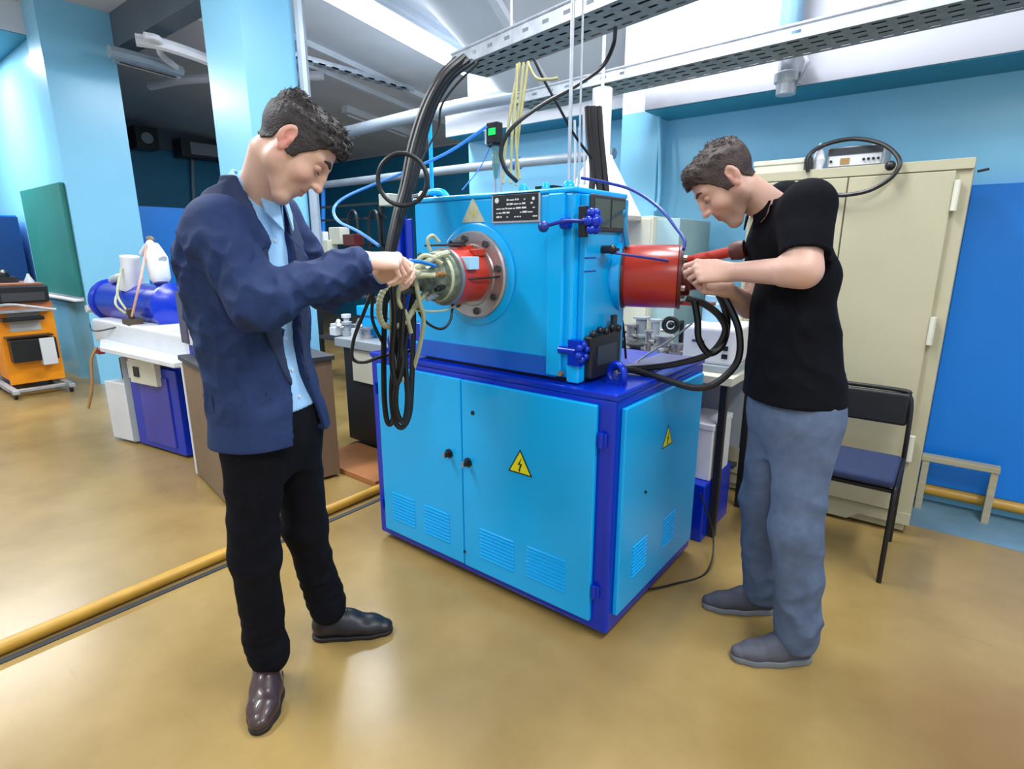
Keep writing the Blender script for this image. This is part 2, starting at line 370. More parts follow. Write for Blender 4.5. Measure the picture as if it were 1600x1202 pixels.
# ------------------------------------------------------------------ pipes
p0, p1 = PY(540, 207, 4.25), PY(985, 118, 4.25)
tag(MB().tube(crom([p0+Vector((-1.6, 0, -.02)), p0, (p0+p1)/2+Vector((0, 0, .03)), p1], 8), .062, 16).build('ceiling_pipe', M['pipe'], smooth=True), 'thick grey pipe running under the ceiling toward the rear cable tray', 'pipe')
p0, p1, p2 = PY(490, 291, 4.3), PY(735, 262, 4.3), PY(960, 240, 4.3)
t = thing('wall_pipe', 'pale horizontal pipe crossing the hall behind the machine', 'pipe', tuple(p1))
MB().tube([p0+Vector((-.1, 0, 0)), p1, p2], .042, 16).build('pipe_run', M['pipe'], t, smooth=True)
e = (p1+p2)/2; MB().cyl(e+Vector((-.25, 0, 0)), e+Vector((-.18, 0, 0)), .055, n=16).build('pipe_coupling', mat('blue_coupling', (30, 110, 220), .4), t, smooth=True)
# blue vertical branch down with a valve box
q0, q1 = PY(505, 285, 4.3), PY(505, 362, 4.3)
MB().cyl(q0, q1, .026, n=14).build('pipe_branch', mat('blue_pipe', (20, 110, 200), .4), t, smooth=True)
MB().box(q1.x-.05, q1.x+.05, q1.y-.04, q1.y+.04, q1.z-.12, q1.z).build('valve_body', M['off'], t, bevel=.006)
# right-hand vertical duct
t = thing('drop_pipe', 'vertical pipe dropping from the ceiling behind the rear cable tray', 'pipe', (-.86, 3.41, 2.2))
MB().cyl((-.87, 3.41, 2.44), (-.87, 3.41, CZ), .055, n=20).build('pipe_run', mat('blue_grey_pipe', (110, 150, 175), .4), t, smooth=True)
MB()._lathe(Vector((-.86, 3.41, 2.2)), Vector((0, 0, 1)), [(0, .038), (.0, .048), (.05, .05), (.06, .062), (.1, .064), (.11, .05), (.24, .05)], 20, 0).build('pipe_end', M['zinc'], t, smooth=True)
MB().tube([(-.80, 3.40, 2.24), (-.77, 3.41, 2.34), (-.80, 3.42, 2.4)], .012, 8).build('clamp', M['zinc'], t, smooth=True)
# thin wall conduit beside the pilaster
c0 = PY(1020, 150, 3.71); c1 = PY(1027, 172, 3.71)
pp = [PY(1022, 150, 3.70), PY(1019, 170, 3.70), PY(1030, 180, 3.70), PY(1030, 300, 3.70), PY(1024, 330, 3.70)]
hose('wall_conduit', pp, .011, M['wall'], 'thin painted conduit down the edge of the wall pilaster', 'conduit')
pl = [Vector((-1.985, 3.9, 2.4)), Vector((-1.985, 3.9, .9))]
# floor pipes
t = tag(MB().tube([(-2.49, -1.2, .028), (-2.51, .4, .028), (-2.53, 1.5, .028), (-2.54, 2.3, .028), (-2.54, 3.9, .028)], .026, 14).build('floor_pipe', M['yellow'], smooth=True), 'ochre painted pipe lying across the floor behind the man in the suit', 'pipe')
tag(MB().tube([(-.2, 3.79, .085), (1.9, 3.79, .085)], .03, 14).build('wall_floor_pipe', M['yellow'], smooth=True), 'ochre painted pipe along the foot of the right wall', 'pipe')
tag(MB().box(-2.475, -2.445, -1.2, 3.9, 0, .004).build('pipe_shadow_strip', M['dark']), 'thin dark painted shadow strip beside the ochre floor pipe', 'cable')  # flat dark strip painted in as the shadow along the pipe
# ------------------------------------------------------------------ the blue test machine
T = thing('test_machine', 'bright cyan and deep blue vacuum test machine standing between the two men', 'machine', (-1.47, 2.02, 0))
bx0, bx1, by0, by1 = -2.115, -.832, 1.615, 2.43
base = MB().box(bx0, bx1, by0, by1, .03, .93).build('base_frame', M['deep'], T, bevel=.014, seg=3)
for (x, y) in ((bx0+.08, by0+.08), (bx1-.08, by0+.08), (bx0+.08, by1-.08), (bx1-.08, by1-.08)):
    MB().cyl((x, y, 0), (x, y, .035), .035, n=16).build('foot', M['black'], T, smooth=True)
MB().box(bx0-.003, bx1+.003, by0-.003, by1+.003, .925, .95).build('base_top', M['deep'], T, bevel=.007)
# steel work surface patch at the right rear of the top
MB().box(-1.02, bx1-.05, 2.02, by1-.04, .95, .956).build('work_surface', mat('grey_violet_rubber_mat', (108, 106, 138), .35), T, bevel=.002)
def louvre(x0, x1, z0, z1, y, par, side=None, n=9):
    mb = MB(); ndot = 9
    for i in range(ndot):
        z = z0+(z1-z0)*(i+.15)/ndot; h = (z1-z0)/ndot*.62
        if side is None:
            mb.add([(x0, y, z), (x1, y, z), (x1, y-.006, z+h*.75), (x0, y-.006, z+h*.75), (x0, y, z+h), (x1, y, z+h)], [(0, 1, 2, 3), (3, 2, 5, 4), (0, 3, 4), (1, 5, 2)])
        else:
            mb.add([(side, x0, z), (side, x1, z), (side+.006, x1, z+h*.75), (side+.006, x0, z+h*.75), (side, x0, z+h), (side, x1, z+h)], [(0, 1, 2, 3), (3, 2, 5, 4), (0, 3, 4), (1, 5, 2)])
    return mb.build('vent_louvres', M['cyan'], par)
def triangle(c, u, v, n_, s, par, border=M['black'], face=M['yel'], name='warning_sign'):
    """equilateral warning triangle; u right, v up, n_ outward; s side"""
    c, u, v, n_ = map(Vector, (c, u, v, n_)); h = s*.866
    def tri(k, off, th): return [c+u*(-s/2*k)+v*(-h/3*k)+n_*off, c+u*(s/2*k)+v*(-h/3*k)+n_*off, c+v*(2*h/3*k)+n_*off]
    mb = MB().prism(tri(1, .0005, 0), n_*.0012, 0)
    mb.prism(tri(.84, .0017, 0), n_*.0006, 1)
    b = [(.10, .40), (-.12, .02), (.0, .04), (-.06, -.20), (-.10, -.16), (-.04, -.30), (.04, -.20), (.0, -.2), (.12, .10), (.0, .08)]
    mb.prism([c+u*(x*s*.8)+v*(y*s*.8+.0)+n_*.0023 for x, y in b], n_*.0005, 2)
    return mb.build(name, [border, face, M['black']], par)
dz0, dz1 = .075, .905
dl = MB().box(-2.05, -1.523, 1.597, 1.615, dz0, dz1).build('door', M['cyan'], T, bevel=.004)
dr = MB().box(-1.517, -.895, 1.595, 1.615, dz0, dz1).build('door', M['cyan'], T, bevel=.004)
louvre(-1.985, -1.83, .14, .29, 1.598, dl); louvre(-1.765, -1.605, .14, .29, 1.598, dl)
louvre(-1.425, -1.245, .14, .285, 1.596, dr); louvre(-1.18, -1.0, .145, .29, 1.596, dr)
for (x, z, dr_, y) in ((-1.595, .573, dl, 1.597), (-1.485, .56, dr, 1.595)):
    MB()._lathe(Vector((x, y, z)), Vector((0, -1, 0)), [(0, .02), (.006, .02), (.008, .012), (.028, .012), (.030, .007)], 18, 0).build('door_lock', M['black'], dr_, smooth=True)
    MB().box(x-.004, x+.004, y-.036, y-.028, z-.012, z+.012).build('key_slot', M['steel'], dr_)
MB().cyl((-1.455, 1.597, .778), (-1.455, 1.592, .778), .009, n=14).build('bolt_hole', M['black'], dr)
MB().cyl((-1.515, 1.597, .14), (-1.515, 1.59, .14), .006, n=10).build('bolt_hole', M['black'], dr)
triangle((-1.215, 1.595, .612), (1, 0, 0), (0, 0, 1), (0, -1, 0), .115, dr)
for (x, z, d_) in ((-.878, .785, dr), (-.884, .20, dr), (-2.07, .785, dl), (-2.07, .20, dl)):
    MB().cyl((x, 1.603, z-.028), (x, 1.603, z+.028), .009, n=14).box(x-.02, x+.02, 1.606, 1.616, z-.024, z+.024).build('hinge', M['deep'], d_, bevel=.002)
sp = MB().box(-.832, -.812, 1.655, 2.38, .10, .895).build('side_panel', M['cyan'], T, bevel=.004)
triangle((-.812, 2.02, .69), (0, 1, 0), (0, 0, 1), (1, 0, 0), .10, sp)
louvre(1.76, 1.88, .2, .34, 0, sp, side=-.813); louvre(2.04, 2.16, .2, .34, 0, sp, side=-.813)
MB().cyl((-.812, 1.84, .53), (-.806, 1.84, .53), .006, n=10).build('bolt_hole', M['black'], sp)
# lifting lugs on the base
def lug(c, ax, par, m, s=1.0):
    mb = MB().torus(c+Vector((0, 0, .035*s)), ax, .034*s, .012*s, 26, 10)
    mb.box(c.x-.03*s, c.x+.03*s, c.y-.018*s, c.y+.018*s, c.z-.002, c.z+.012*s)
    return mb.build('lifting_lug', m, par, smooth=True)
lug(Vector((-.905, 1.75, .95)), Vector((.3, 1, 0)), T, M['deep'], 1.05)
lug(Vector((-2.05, 1.70, .95)), Vector((.3, 1, 0)), T, M['deep'], 1.05)
# ---------------- chamber
cx0, cx1, cy0, cy1 = -1.825, -1.04, 1.66, 2.02
ch = MB().box(cx0, cx1, cy0, cy1, .965, 1.605).build('chamber', M['cyan'], T, bevel=.012, seg=3)
MB().box(cx0-.004, cx1-.06, cy0-.004, cy1+.004, .962, 1.035).build('chamber_band', M['band'], ch, bevel=.003)
MB().box(cx0+.02, cx1-.02, cy0+.02, cy1-.02, .95, .966).build('chamber_gasket', M['black'], ch)
MB().box(cx0-.006, cx1+.006, cy0-.006, cy1+.006, 1.600, 1.618).build('chamber_lid', M['cyan'], ch, bevel=.006)
# door frame column on the near right corner and the side door
MB().box(cx1-.10, cx1-.035, cy0-.014, cy0+.004, .97, 1.60).build('corner_post', M['cyan'], ch, bevel=.005)
sd = MB().box(cx1, cx1+.03, cy0+.03, cy1-.03, .975, 1.595).build('side_door', M['cyan'], T, bevel=.006)
X1 = cx1+.03
wf = MB().box(X1-.002, X1+.012, 1.70, 1.945, 1.475, 1.597).build('window_frame', M['dark'], sd, bevel=.006)
MB().box(X1+.0125, X1+.014, 1.715, 1.822, 1.49, 1.583).build('window_pane', M['win'], sd)
MB().box(X1+.0125, X1+.014, 1.835, 1.932, 1.49, 1.583).build('window_pane', M['win'], sd)
# lower dark connector box
MB().box(X1-.002, X1+.035, 1.69, 1.91, .965, 1.12).build('connector_box', M['blackm'], sd, bevel=.008)
MB().box(X1+.035, X1+.038, 1.73, 1.87, 1.01, 1.08).build('connector_window', mat('dark_slate_plastic', (50, 60, 70), .3), sd)
for k in range(5):
    MB().ball((X1+.03, 1.705+k*.046, 1.128+.008*(k % 2)), .014, 10).build('connector_lug', M['blackm'], sd, smooth=True)
# star knob and lever
hb = MB()
hb.cyl((X1, 1.665, 1.505), (X1+.05, 1.655, 1.505), .02, n=14)
for k in range(6):
    a = k*pi/3; hb.ball((X1+.045, 1.655+.03*cos(a), 1.505+.03*sin(a)), .016, 10)
hb.ball((X1+.048, 1.655, 1.505), .024, 12)
hb.build('star_knob', M['deep'], sd, smooth=True)
MB().box(X1-.008, X1+.02, 1.645, 1.668, 1.455, 1.555).build('knob_bracket', M['blackm'], sd, bevel=.003)
KN = mat('navy_blue_enamel', (10, 30, 140), .35)
lv = MB().tube(crom([(X1+.02, 1.645, 1.505), (-1.04, 1.60, 1.505), (-1.10, 1.575, 1.49)]), .0065, 10).build('lever', KN, sd, smooth=True)
MB().ball((-1.105, 1.572, 1.489), .019, 16).build('lever_ball', M['dbhose'], lv, smooth=True)
MB().cyl((-1.08, 1.645, 1.50), (-1.05, 1.645, 1.50), .018, n=16).build('latch_barrel', M['deep'], sd, smooth=True)
# lower latch
lb = MB()
lb.box(X1-.03, X1+.02, 1.635, 1.67, 1.02, 1.11)
for k in range(6):
    a = k*pi/3+.3; lb.ball((X1+.025, 1.645+.026*cos(a), 1.07+.026*sin(a)), .013, 10)
lb.cyl((-1.08, 1.645, 1.07), (X1, 1.645, 1.07), .014, n=14)
lb.build('lower_latch', M['deep'], sd, smooth=True)
MB().cyl((X1-.06, 1.648, .985), (X1-.06, 1.635, .985), .009, n=12).build('hinge_bolt', M['copper'], sd, smooth=True)
MB().box(cx1-.01, X1+.01, 1.645, 1.69, .955, 1.10).build('latch_plate', M['cyan'], sd, bevel=.006)
# small side valve
vb = MB().cyl((X1, 1.80, 1.415), (X1+.035, 1.80, 1.415), .014, n=12)
vb.ball((X1+.04, 1.80, 1.415), .017, 10).box(X1+.03, X1+.05, 1.765, 1.835, 1.41, 1.42)
vb.build('side_valve', M['blackm'], sd, smooth=True)
for z in (1.385, 1.34):
    MB().box(X1-.0005, X1+.001, 1.68, 1.76, z, z+.004).build('painted_mark', M['dbhose'], sd)
# name plate on the front
npl = MB().box(-1.397, -1.178, cy0-.006, cy0+.002, 1.508, 1.613).build('name_plate', M['zinc'], ch, bevel=.003)
q = MB().box(-1.389, -1.186, cy0-.008, cy0-.005, 1.516, 1.605).build('plate_field', M['blackm'], npl)
random.seed(4); mk = MB()
for r in range(5):
    x = -1.372+(.02 if r < 2 else 0); z = 1.585-r*.0145
    if r < 2: x += .028
    while x < -1.205-(.03 if r < 1 else 0):
        w = random.choice([.006, .009, .014, .02]); 
        if random.random() < .75: mk.box(x, x+w, cy0-.0092, cy0-.0078, z, z+random.choice([.004, .006]))
        x += w+.0045
mk.cyl((-1.37, cy0-.0078, 1.588), (-1.37, cy0-.0092, 1.588), .0095, n=14)
mk.cyl((-1.205, cy0-.0078, 1.588), (-1.205, cy0-.0090, 1.588), .006, n=14)
mk.build('plate_engraving', M['off'], npl)
# pale triangle sign
c = Vector((-1.494, cy0, 1.55)); MB().prism([c+Vector((-.058, -.0005, -.034)), c+Vector((.058, -.0005, -.034)), c+Vector((0, -.0005, .058))], (0, -.0015, 0)).build('faded_sign', mat('faded_sign_paper', (186, 190, 160), .6, var=.12, vs=30), ch)
MB().prism([c+Vector((x, -.0022, z)) for x, z in ((.006, .018), (-.01, -.004), (0, -.003), (-.006, -.022), (.01, .002), (.001, .002))], (0, -.0006, 0)).build('bolt_mark', mat('faded_yellow', (200, 196, 80), .6), ch)
# ---------------- front port
FC = Vector((-1.485, cy0, 1.318)); Yn = Vector((0, -1, 0))
fg = MB()._lathe(FC, Yn, [(-.002, .0), (-.002, .195), (.006, .195), (.010, .187), (.010, 0)], 48, 0).build('port_ring', M['cyan'], T, smooth=True)
fd = MB()._lathe(FC, Yn, [(0, 0), (0, .166), (.022, .166), (.028, .160), (.028, .118), (.034, .115), (.034, 0)], 48, 0).build('port_flange', M['steel'], T, smooth=True)
for k in range(8):
    a = 2*pi*k/8+.2; p = FC+Vector((cos(a)*.139, -.026, sin(a)*.139))
    MB().cyl(p, p+Yn*.012, .014, n=6).build('flange_bolt', M['dark'], fd)
rc = MB()._lathe(FC, Yn, [(.03, 0), (.03, .098), (.045, .100), (.175, .100), (.178, .096), (.178, 0)], 40, 0).build('red_housing', M['red'], T, smooth=True)
MB()._lathe(FC, Yn, [(.172, .09), (.172, .104), (.186, .104), (.186, .09)], 40, 0).build('housing_clamp', M['steel'], T, smooth=True)
MB().box(-1.415, -1.372, 1.50, 1.552, 1.345, 1.390).build('paper_label', M['label'], rc, bevel=.002)
for (dx, dz) in ((.0, .10), (-.075, -.105), (.06, .085)):
    MB().box(FC.x+dx-.016, FC.x+dx+.016, 1.575, 1.635, FC.z+dz-.012, FC.z+dz+.014).build('clamp_block', M['red'] if dz > 0 else M['steel'], T, bevel=.004)
MB().cyl(FC+Vector((-.01, -.06, .118)), FC+Vector((-.01, -.125, .117)), .012, n=14).build('black_plug', M['black'], T, smooth=True)
hd = MB()._lathe(FC, Yn, [(.18, 0), (.18, .092), (.205, .094), (.21, .088), (.226, .086), (.232, .07), (.25, .066), (.262, .05), (.29, .046), (.295, .03), (.33, .028), (.333, 0)], 36, 0).build('hose_head', mat('pale_green_fitting', (112, 126, 112), .4, .2, var=.4, vs=40), T, smooth=True)
random.seed(8)
for k in range(9):
    a = 2*pi*k/9+.2; r = .062; p = FC+Vector((cos(a)*r, -.235, sin(a)*r)); d_ = Vector((cos(a)*.5-.15, -1, sin(a)*.35)).normalized()
    MB().cyl(p, p+d_*.035, .011, n=8).cyl(p+d_*.03, p+d_*.055, .008, n=10).build('hose_fitting', M['copper'] if k % 3 == 0 else (M['zinc'] if k % 3 == 1 else M['blackm']), hd, smooth=True)
MB().torus(FC+Vector((-.0, -.215, 0)), (0, 1, 0), .078, .012, 30, 10).build('head_hose_ring', M['hose'], hd, smooth=True)
for k in range(3):
    a = [2.3, .4, 4.4][k]; p = FC+Vector((cos(a)*.04, -.30, sin(a)*.04)); MB().cyl(p, p+Vector((0, -.06, .0)), .016, n=12).build('hose_stub', [M['blackm'], M['hose'], M['dark']][k], hd, smooth=True)
# ---------------- right port: horizontal red cylinder
RC = Vector((cx1-.01, 1.98, 1.315)); Xn = Vector((cos(.36), sin(.36), 0)); Xs = Vector((-sin(.36), cos(.36), 0))
MB()._lathe(RC, Xn, [(-.30, 0), (-.30, .13), (.0, .13), (.0, .135), (.028, .135), (.032, .13), (.032, 0)], 44, 0).build('side_flange', M['cyan'], T, smooth=True)
MB()._lathe(RC, Xn, [(.030, 0), (.030, .122), (.042, .122), (.042, 0)], 40, 0).build('side_seal', M['redd'], T, smooth=True)
rr = MB()._lathe(RC, Xn, [(.038, 0), (.038, .112), (.046, .117), (.232, .117), (.236, .112), (.236, 0)], 44, 0).build('red_cylinder', M['red'], T, smooth=True)
MB()._lathe(RC, Xn, [(.236, 0), (.236, .119), (.248, .119), (.248, .105), (.248, 0)], 44, 0).build('cylinder_cap', M['redd'], T, smooth=True)
for a in (.9, 2.2, 3.6, 5.2):
    p = RC+Xn*.248+Xs*(cos(a)*.085)+Vector((0, 0, sin(a)*.085)); MB().cyl(p, p+Xn*.014, .011, n=6).build('cap_bolt', M['steel'], T)
ep = MB()._lathe(RC+Xn*.248, Xn, [(0, 0), (0, .07), (.03, .07), (.034, .05), (.06, .046), (.06, 0)], 30, 0).build('end_plate', M['redd'], T, smooth=True)
a_ = RC+Xn*.26+Vector((0, -.02, .055)); b_ = D(1150, 392, 2.0)
rp = MB().cyl(a_, b_, .019, n=18).build('red_branch_pipe', M['red'], T, smooth=True)
v_ = (b_-a_).normalized()
MB()._lathe(b_-v_*.02, v_, [(0, .02), (.004, .03), (.03, .034), (.05, .03), (.052, 0)], 20, 0).build('branch_cap', mat('brown_plastic_cap', (92, 44, 38), .5), rp, smooth=True)
MB().box(RC.x+.24, RC.x+.36, RC.y+.04, RC.y+.11, RC.z-.10, RC.z-.088).build('red_bracket', M['red'], T, bevel=.002)
MB().cyl(RC+Xn*.30+Vector((0, 0, .01)), RC+Xn*.30+Vector((0.0, -.07, .02)), .018, n=16).ball(RC+Xn*.30+Vector((0, -.075, .02)), .018, 12).build('steel_union', M['steel'], T, smooth=True)
MB().cyl((X1, 1.79, 1.41), RC+Xn*.24+Vector((0, -.115, .06)), .0045, n=8).build('tie_rod', M['dbhose'], T, smooth=True)
MB().box(cx1+.05, cx1+.062, 1.845, 1.875, 1.02, 1.18).build('cylinder_stay', M['blackm'], T)
# ball handle at rear of chamber
lq = D(980, 385, 2.14); lp = D(971, 334, 2.14)
MB().cyl(lq, lp, .010, n=12).ball(lp, .020, 14).build('rear_lever', mat('teal_blue_enamel', (36, 130, 180), .35), T, smooth=True)
# blue side bar at the left of the chamber, elbow and clips
MB().box(-1.945, -1.915, 1.655, 1.70, .955, 1.56).build('side_bar', M['deep'], T, bevel=.004)
for q in ((-1.915, -1.86, 1.675, 1.685, 1.30, 1.54), (-1.915, -1.825, 1.67, 1.69, 1.02, 1.1)): MB().box(*q).build('side_bracket', M['deep'], T, bevel=.003)
ew = MB().tube(crom([(-1.80, 1.74, 1.63), (-1.86, 1.72, 1.625), (-1.92, 1.69, 1.60), (-1.945, 1.675, 1.54)], 6), .020, 14).build('black_elbow', M['black'], T, smooth=True)
MB().cyl((-1.845, 1.727, 1.628), (-1.83, 1.73, 1.63), .026, n=18).build('elbow_clip', M['zinc'], ew, smooth=True)
MB().tube(crom([(-1.83, 1.73, 1.625), (-1.80, 1.735, 1.645), (-1.74, 1.74, 1.645), (-1.70, 1.74, 1.615)], 6), .014, 14).build('inlet_elbow', M['cyan'], T, smooth=True)
# top fittings
for (px, py, w_) in ((818, 283, .02), (853, 285, .018), (889, 280, .024)):
    p = PY(px, py, 1.90)
    MB()._lathe(Vector((p.x, p.y, 1.615)), Vector((0, 0, 1)), [(0, w_), (.03, w_), (.045, w_*.8), (.055, w_*.4), (.056, 0)], 16, 0).build('top_boss', M['cyan'], T, smooth=True)
p = PY(889, 280, 1.90)
tr = MB().cyl((p.x, p.y, 1.66), (p.x, p.y, 2.36), .007, n=12).build('threaded_rod', M['zinc'], T, smooth=True)
MB().cyl((p.x+.03, p.y+.02, 1.62), (p.x+.03, p.y+.02, 2.36), .004, n=8).build('thin_rod', M['zinc'], T, smooth=True)
MB().box(p.x-.05, p.x+.07, p.y-.06, p.y+.04, 2.335, 2.347).build('rod_plate', M['dark'], T)
p = PY(675, 297, 1.82); q_ = PY(675, 166, p.y)
MB()._lathe(Vector((p.x, p.y, 1.615)), Vector((0, 0, 1)), [(0, .022), (.02, .022), (.03, .014), (.05, .012)], 16, 0).build('post_socket', M['cyan'], T, smooth=True)
MB().cyl((p.x, p.y, 1.62), (p.x, p.y, q_.z), .0085, n=12).build('blue_post', M['cyan'], T, smooth=True)
# black knob box on top
p = PY(846, 280, 1.90)
MB().box(p.x-.045, p.x+.045, p.y+.02, p.y+.09, 1.615, 1.66).torus((p.x, p.y+.05, 1.66), (0, 1, 0), .035, .010, 16, 8, arc=pi, start=0, up=(1, 0, 0)).build('top_valve', M['blackm'], T, smooth=True)
# gauge post with green display
p = PY(774, 287, 1.90)
gp = MB().box(p.x-.012, p.x-.004, p.y, p.y+.012, 1.615, 1.85).box(p.x+.018, p.x+.026, p.y, p.y+.012, 1.615, 1.84).build('gauge_post', M['zinc'], T)
MB()._lathe(Vector((p.x+.006, p.y-.004, 1.70)), Vector((0, 0, 1)), [(0, .006), (.01, .010), (.04, .011), (.05, .016), (.065, .016), (.07, .014), (.11, .014), (.115, .018), (.13, .018)], 16, 0).build('gauge_bowl', mat('clear_teal_plastic', (130, 170, 160), .15, trans=.35), T, smooth=True)
gz = 1.835
gg = MB().box(p.x-.022, p.x+.034, p.y-.03, p.y+.01, gz, gz+.08).build('pressure_gauge', M['blackm'], T, bevel=.004)
MB().box(p.x-.030, p.x-.022, p.y-.03, p.y+.01, gz, gz+.08).build('gauge_side', M['off'], gg)
MB().box(p.x-.010, p.x+.028, p.y-.0325, p.y-.03, gz+.03, gz+.056).build('gauge_display', M['lcd'], gg)
MB().torus((p.x+.0, p.y, 1.83), (0, 0, 1), .03, .004, 20, 6).build('gauge_clip', M['black'], gg, smooth=True)
# low step box behind the right rear of the machine
tag(MB().box(-.98, -.82, 2.55, 2.95, 0, .30).build('step_box', M['deep'], bevel=.006), 'small deep blue metal box on the floor behind the machine', 'box')

# ------------------------------------------------------------------ cables and hoses around the machine
def PF(*a): return [D(x, y, f) for x, y, f in a]
G1 = 'thick black cables from the tray'
dz = [(0, 0), (7, 2), (-6, 0), (3, -4), (12, 4)]
labs = ['outermost left of the thick black cables curving down from the cable tray', 'thick black cable in the middle of the bundle from the cable tray', 'thick black cable at the back of the bundle from the tray', 'thick black cable with a strand leaning left in the bundle from the tray', 'rightmost thick black cable in the bundle from the tray']
for k, (ox, oy) in enumerate(dz):
    f = 2.28+.03*k
    hose('black_cable', PF((722+ox*1.4, 92+oy, f+.05), (694+ox, 118+oy, f), (668+ox, 165, f-.02), (648+ox, 225, f-.04), (634+ox*.8, 290, f-.08), (620+ox*.6, 340+oy, f-.12), (608+ox*.5, 400, f-.16), (604+ox*.5, 470, f-.2)), .0115, M['black'], labs[k], 'cable', G1)
hose('thin_black_cable', PF((748, 98, 2.2), (715, 130, 2.2), (690, 165, 2.2), (684, 200, 2.22), (660, 250, 2.2), (648, 300, 2.2)), .004, M['black'], 'thin black wire beside the cable bundle left of the blue post', 'cable')
mb = MB(); c = D(629, 281, 2.12)
mb.torus(c, tuple(FW), .088, .0085, 36, 8); tag(mb.build('cable_ring', M['black'], smooth=True), 'black hose coiled in one ring in front of the cable bundle', 'hose')
# hanging loops in front of the cabinet door
G2 = 'hanging black cable loops'
L2 = [((604, 430), (600, 520), (600, 610), (604, 655), (611, 662), (615, 640), (613, 560), (612, 430)),
      ((625, 430), (618, 540), (612, 610), (616, 655), (628, 668), (640, 645), (644, 580), (646, 500), (646, 430)),
      ((632, 440), (626, 550), (618, 620), (622, 650), (632, 658), (637, 620), (633, 540), (650, 430)),
      ((612, 440), (616, 500), (612, 560), (620, 600), (630, 560), (622, 500), (632, 450))]
lab2 = ['narrow black cable loop hanging leftmost in front of the cyan door', 'widest black cable loop hanging in front of the cyan door', 'black cable loop nested inside the widest hanging loop', 'shortest black cable loop hanging above the cyan door']
for k, P in enumerate(L2):
    hose('cable_loop', [D(x, y, 2.02-.03*k+.01*i) for i, (x, y) in enumerate(P)], .0105, M['black'], lab2[k], 'cable', G2)
hose('thin_cable_loop', PF((600, 436, 1.95), (585, 450, 1.95), (568, 490, 1.95), (553, 530, 1.97), (551, 560, 1.98), (570, 566, 2.0), (600, 556, 2.03), (640, 548, 2.07)), .0065, M['black'], 'thin black cable looping left beside the suited man\'s jacket', 'cable')
hose('thin_cable_loop', PF((582, 430, 1.97), (583, 460, 1.98), (582, 500, 2.0), (600, 540, 2.03)), .006, M['black'], 'thin black cable hanging straight beneath the suited man\'s hand', 'cable')
FCf = 1.98
hose('black_hose', PF((655, 445, 2.0), (652, 480, 2.0), (668, 505, 2.02), (690, 514, 2.05), (704, 500, 2.08), (708, 470, 2.12), (716, 452, 2.12)), .005, M['black'], 'small black hose hanging in a U under the red front housing', 'hose')
hose('head_cable', PF((664, 384, 2.0), (690, 383, 2.05), (715, 383, 2.1), (728, 384, 2.13)), .004, M['black'], 'short black lead plugged in above the red front housing', 'cable')
hose('band_cable', [FC+Vector((-.11, -.19, .0)), FC+Vector((-.02, -.215, .0)), FC+Vector((.1, -.15, -.005)), FC+Vector((.115, -.05, -.005)), FC+Vector((.15, -.035, 0))], .0035, M['black'], 'thin black lead stretched level across the red front housing', 'cable')
# pale ribbed hoses at the head
G3 = 'pale hoses at the front port'
H = [(((700, 395, 2.02), (680, 402, 1.97), (640, 425, 1.93), (604, 448, 1.92), (592, 478, 1.92), (600, 508, 1.95), (630, 505, 1.98), (655, 470, 2.0), (668, 455, 2.02)), .0115, 'pale ribbed hose making the big arc left of the front port'),
     (((690, 412, 1.98), (670, 400, 1.96), (655, 405, 1.95), (650, 430, 1.95), (655, 470, 1.97), (662, 500, 2.0), (655, 545, 2.03), (645, 580, 2.06)), .008, 'pale hose dropping from the front port past the cabinet rim'),
     (((680, 430, 1.95), (640, 432, 1.92), (625, 450, 1.93), (622, 470, 1.95), (634, 490, 1.97), (642, 520, 2.0)), .0085, 'grey-green hose curling down left of the front port'),
     (((686, 378, 2.0), (676, 368, 1.98), (668, 376, 1.97), (672, 392, 1.98)), .006, 'tan wire loop standing on top of the front port'),
     (((612, 470, 1.95), (612, 540, 1.98), (622, 580, 2.0), (636, 600, 2.02)), .0075, 'white hose curving between the hanging black loops'),
     (((648, 486, 1.98), (690, 486, 2.05), (712, 478, 2.1)), .004, 'thin pale tube running right beneath the front port')]
for P, r, lab in H: hose('ribbed_hose', PF(*P), r, M['hose'], lab, 'hose', G3, ribs=10 if r > .009 else 0)
hose('air_hose', PF((622, 409, 1.72), (640, 408, 1.8), (660, 410, 1.88), (680, 416, 1.96)), .0062, mat('sky_blue_air_hose', (20, 120, 215), .35), 'blue air hose between the suited man\'s fingers and the front port', 'hose')
hose('air_hose', PF((592, 384, 2.05), (560, 362, 2.15), (528, 345, 2.3), (522, 325, 2.4), (540, 308, 2.45), (580, 290, 2.5), (625, 272, 2.5), (700, 238, 2.5), (760, 198, 2.45)), .006, M['bhose'], 'light blue air hose sweeping in a wide bend behind the suited man\'s hand', 'hose')
hose('air_hose', PF((722, 297, 2.5), (750, 262, 2.5), (768, 225, 2.5)), .0025, M['bhose'], 'very thin blue air line rising to the pressure gauge', 'hose')
hose('air_hose', PF((908, 278, 2.5), (950, 286, 2.45), (990, 298, 2.35), (1030, 325, 2.2), (1056, 356, 2.1), (1069, 375, 2.02), (1068, 390, 1.98)), .006, M['dbhose'], 'dark blue air hose arching from the machine top to the red side cylinder', 'hose')
hose('arc_cable', PF((962, 42, 2.6), (958, 72, 2.6), (940, 105, 2.55), (900, 134, 2.5), (845, 165, 2.45), (800, 200, 2.4), (783, 235, 2.4), (790, 265, 2.4), (808, 284, 2.42)), .0085, M['black'], 'black cable bowing from the front tray down to the machine top', 'cable')
hose('thin_black_cable', PF((834, 92, 2.6), (850, 125, 2.6), (872, 165, 2.6), (897, 210, 2.65), (925, 248, 2.7)), .006, M['black'], 'thin black cable slanting down behind the threaded rod', 'cable')
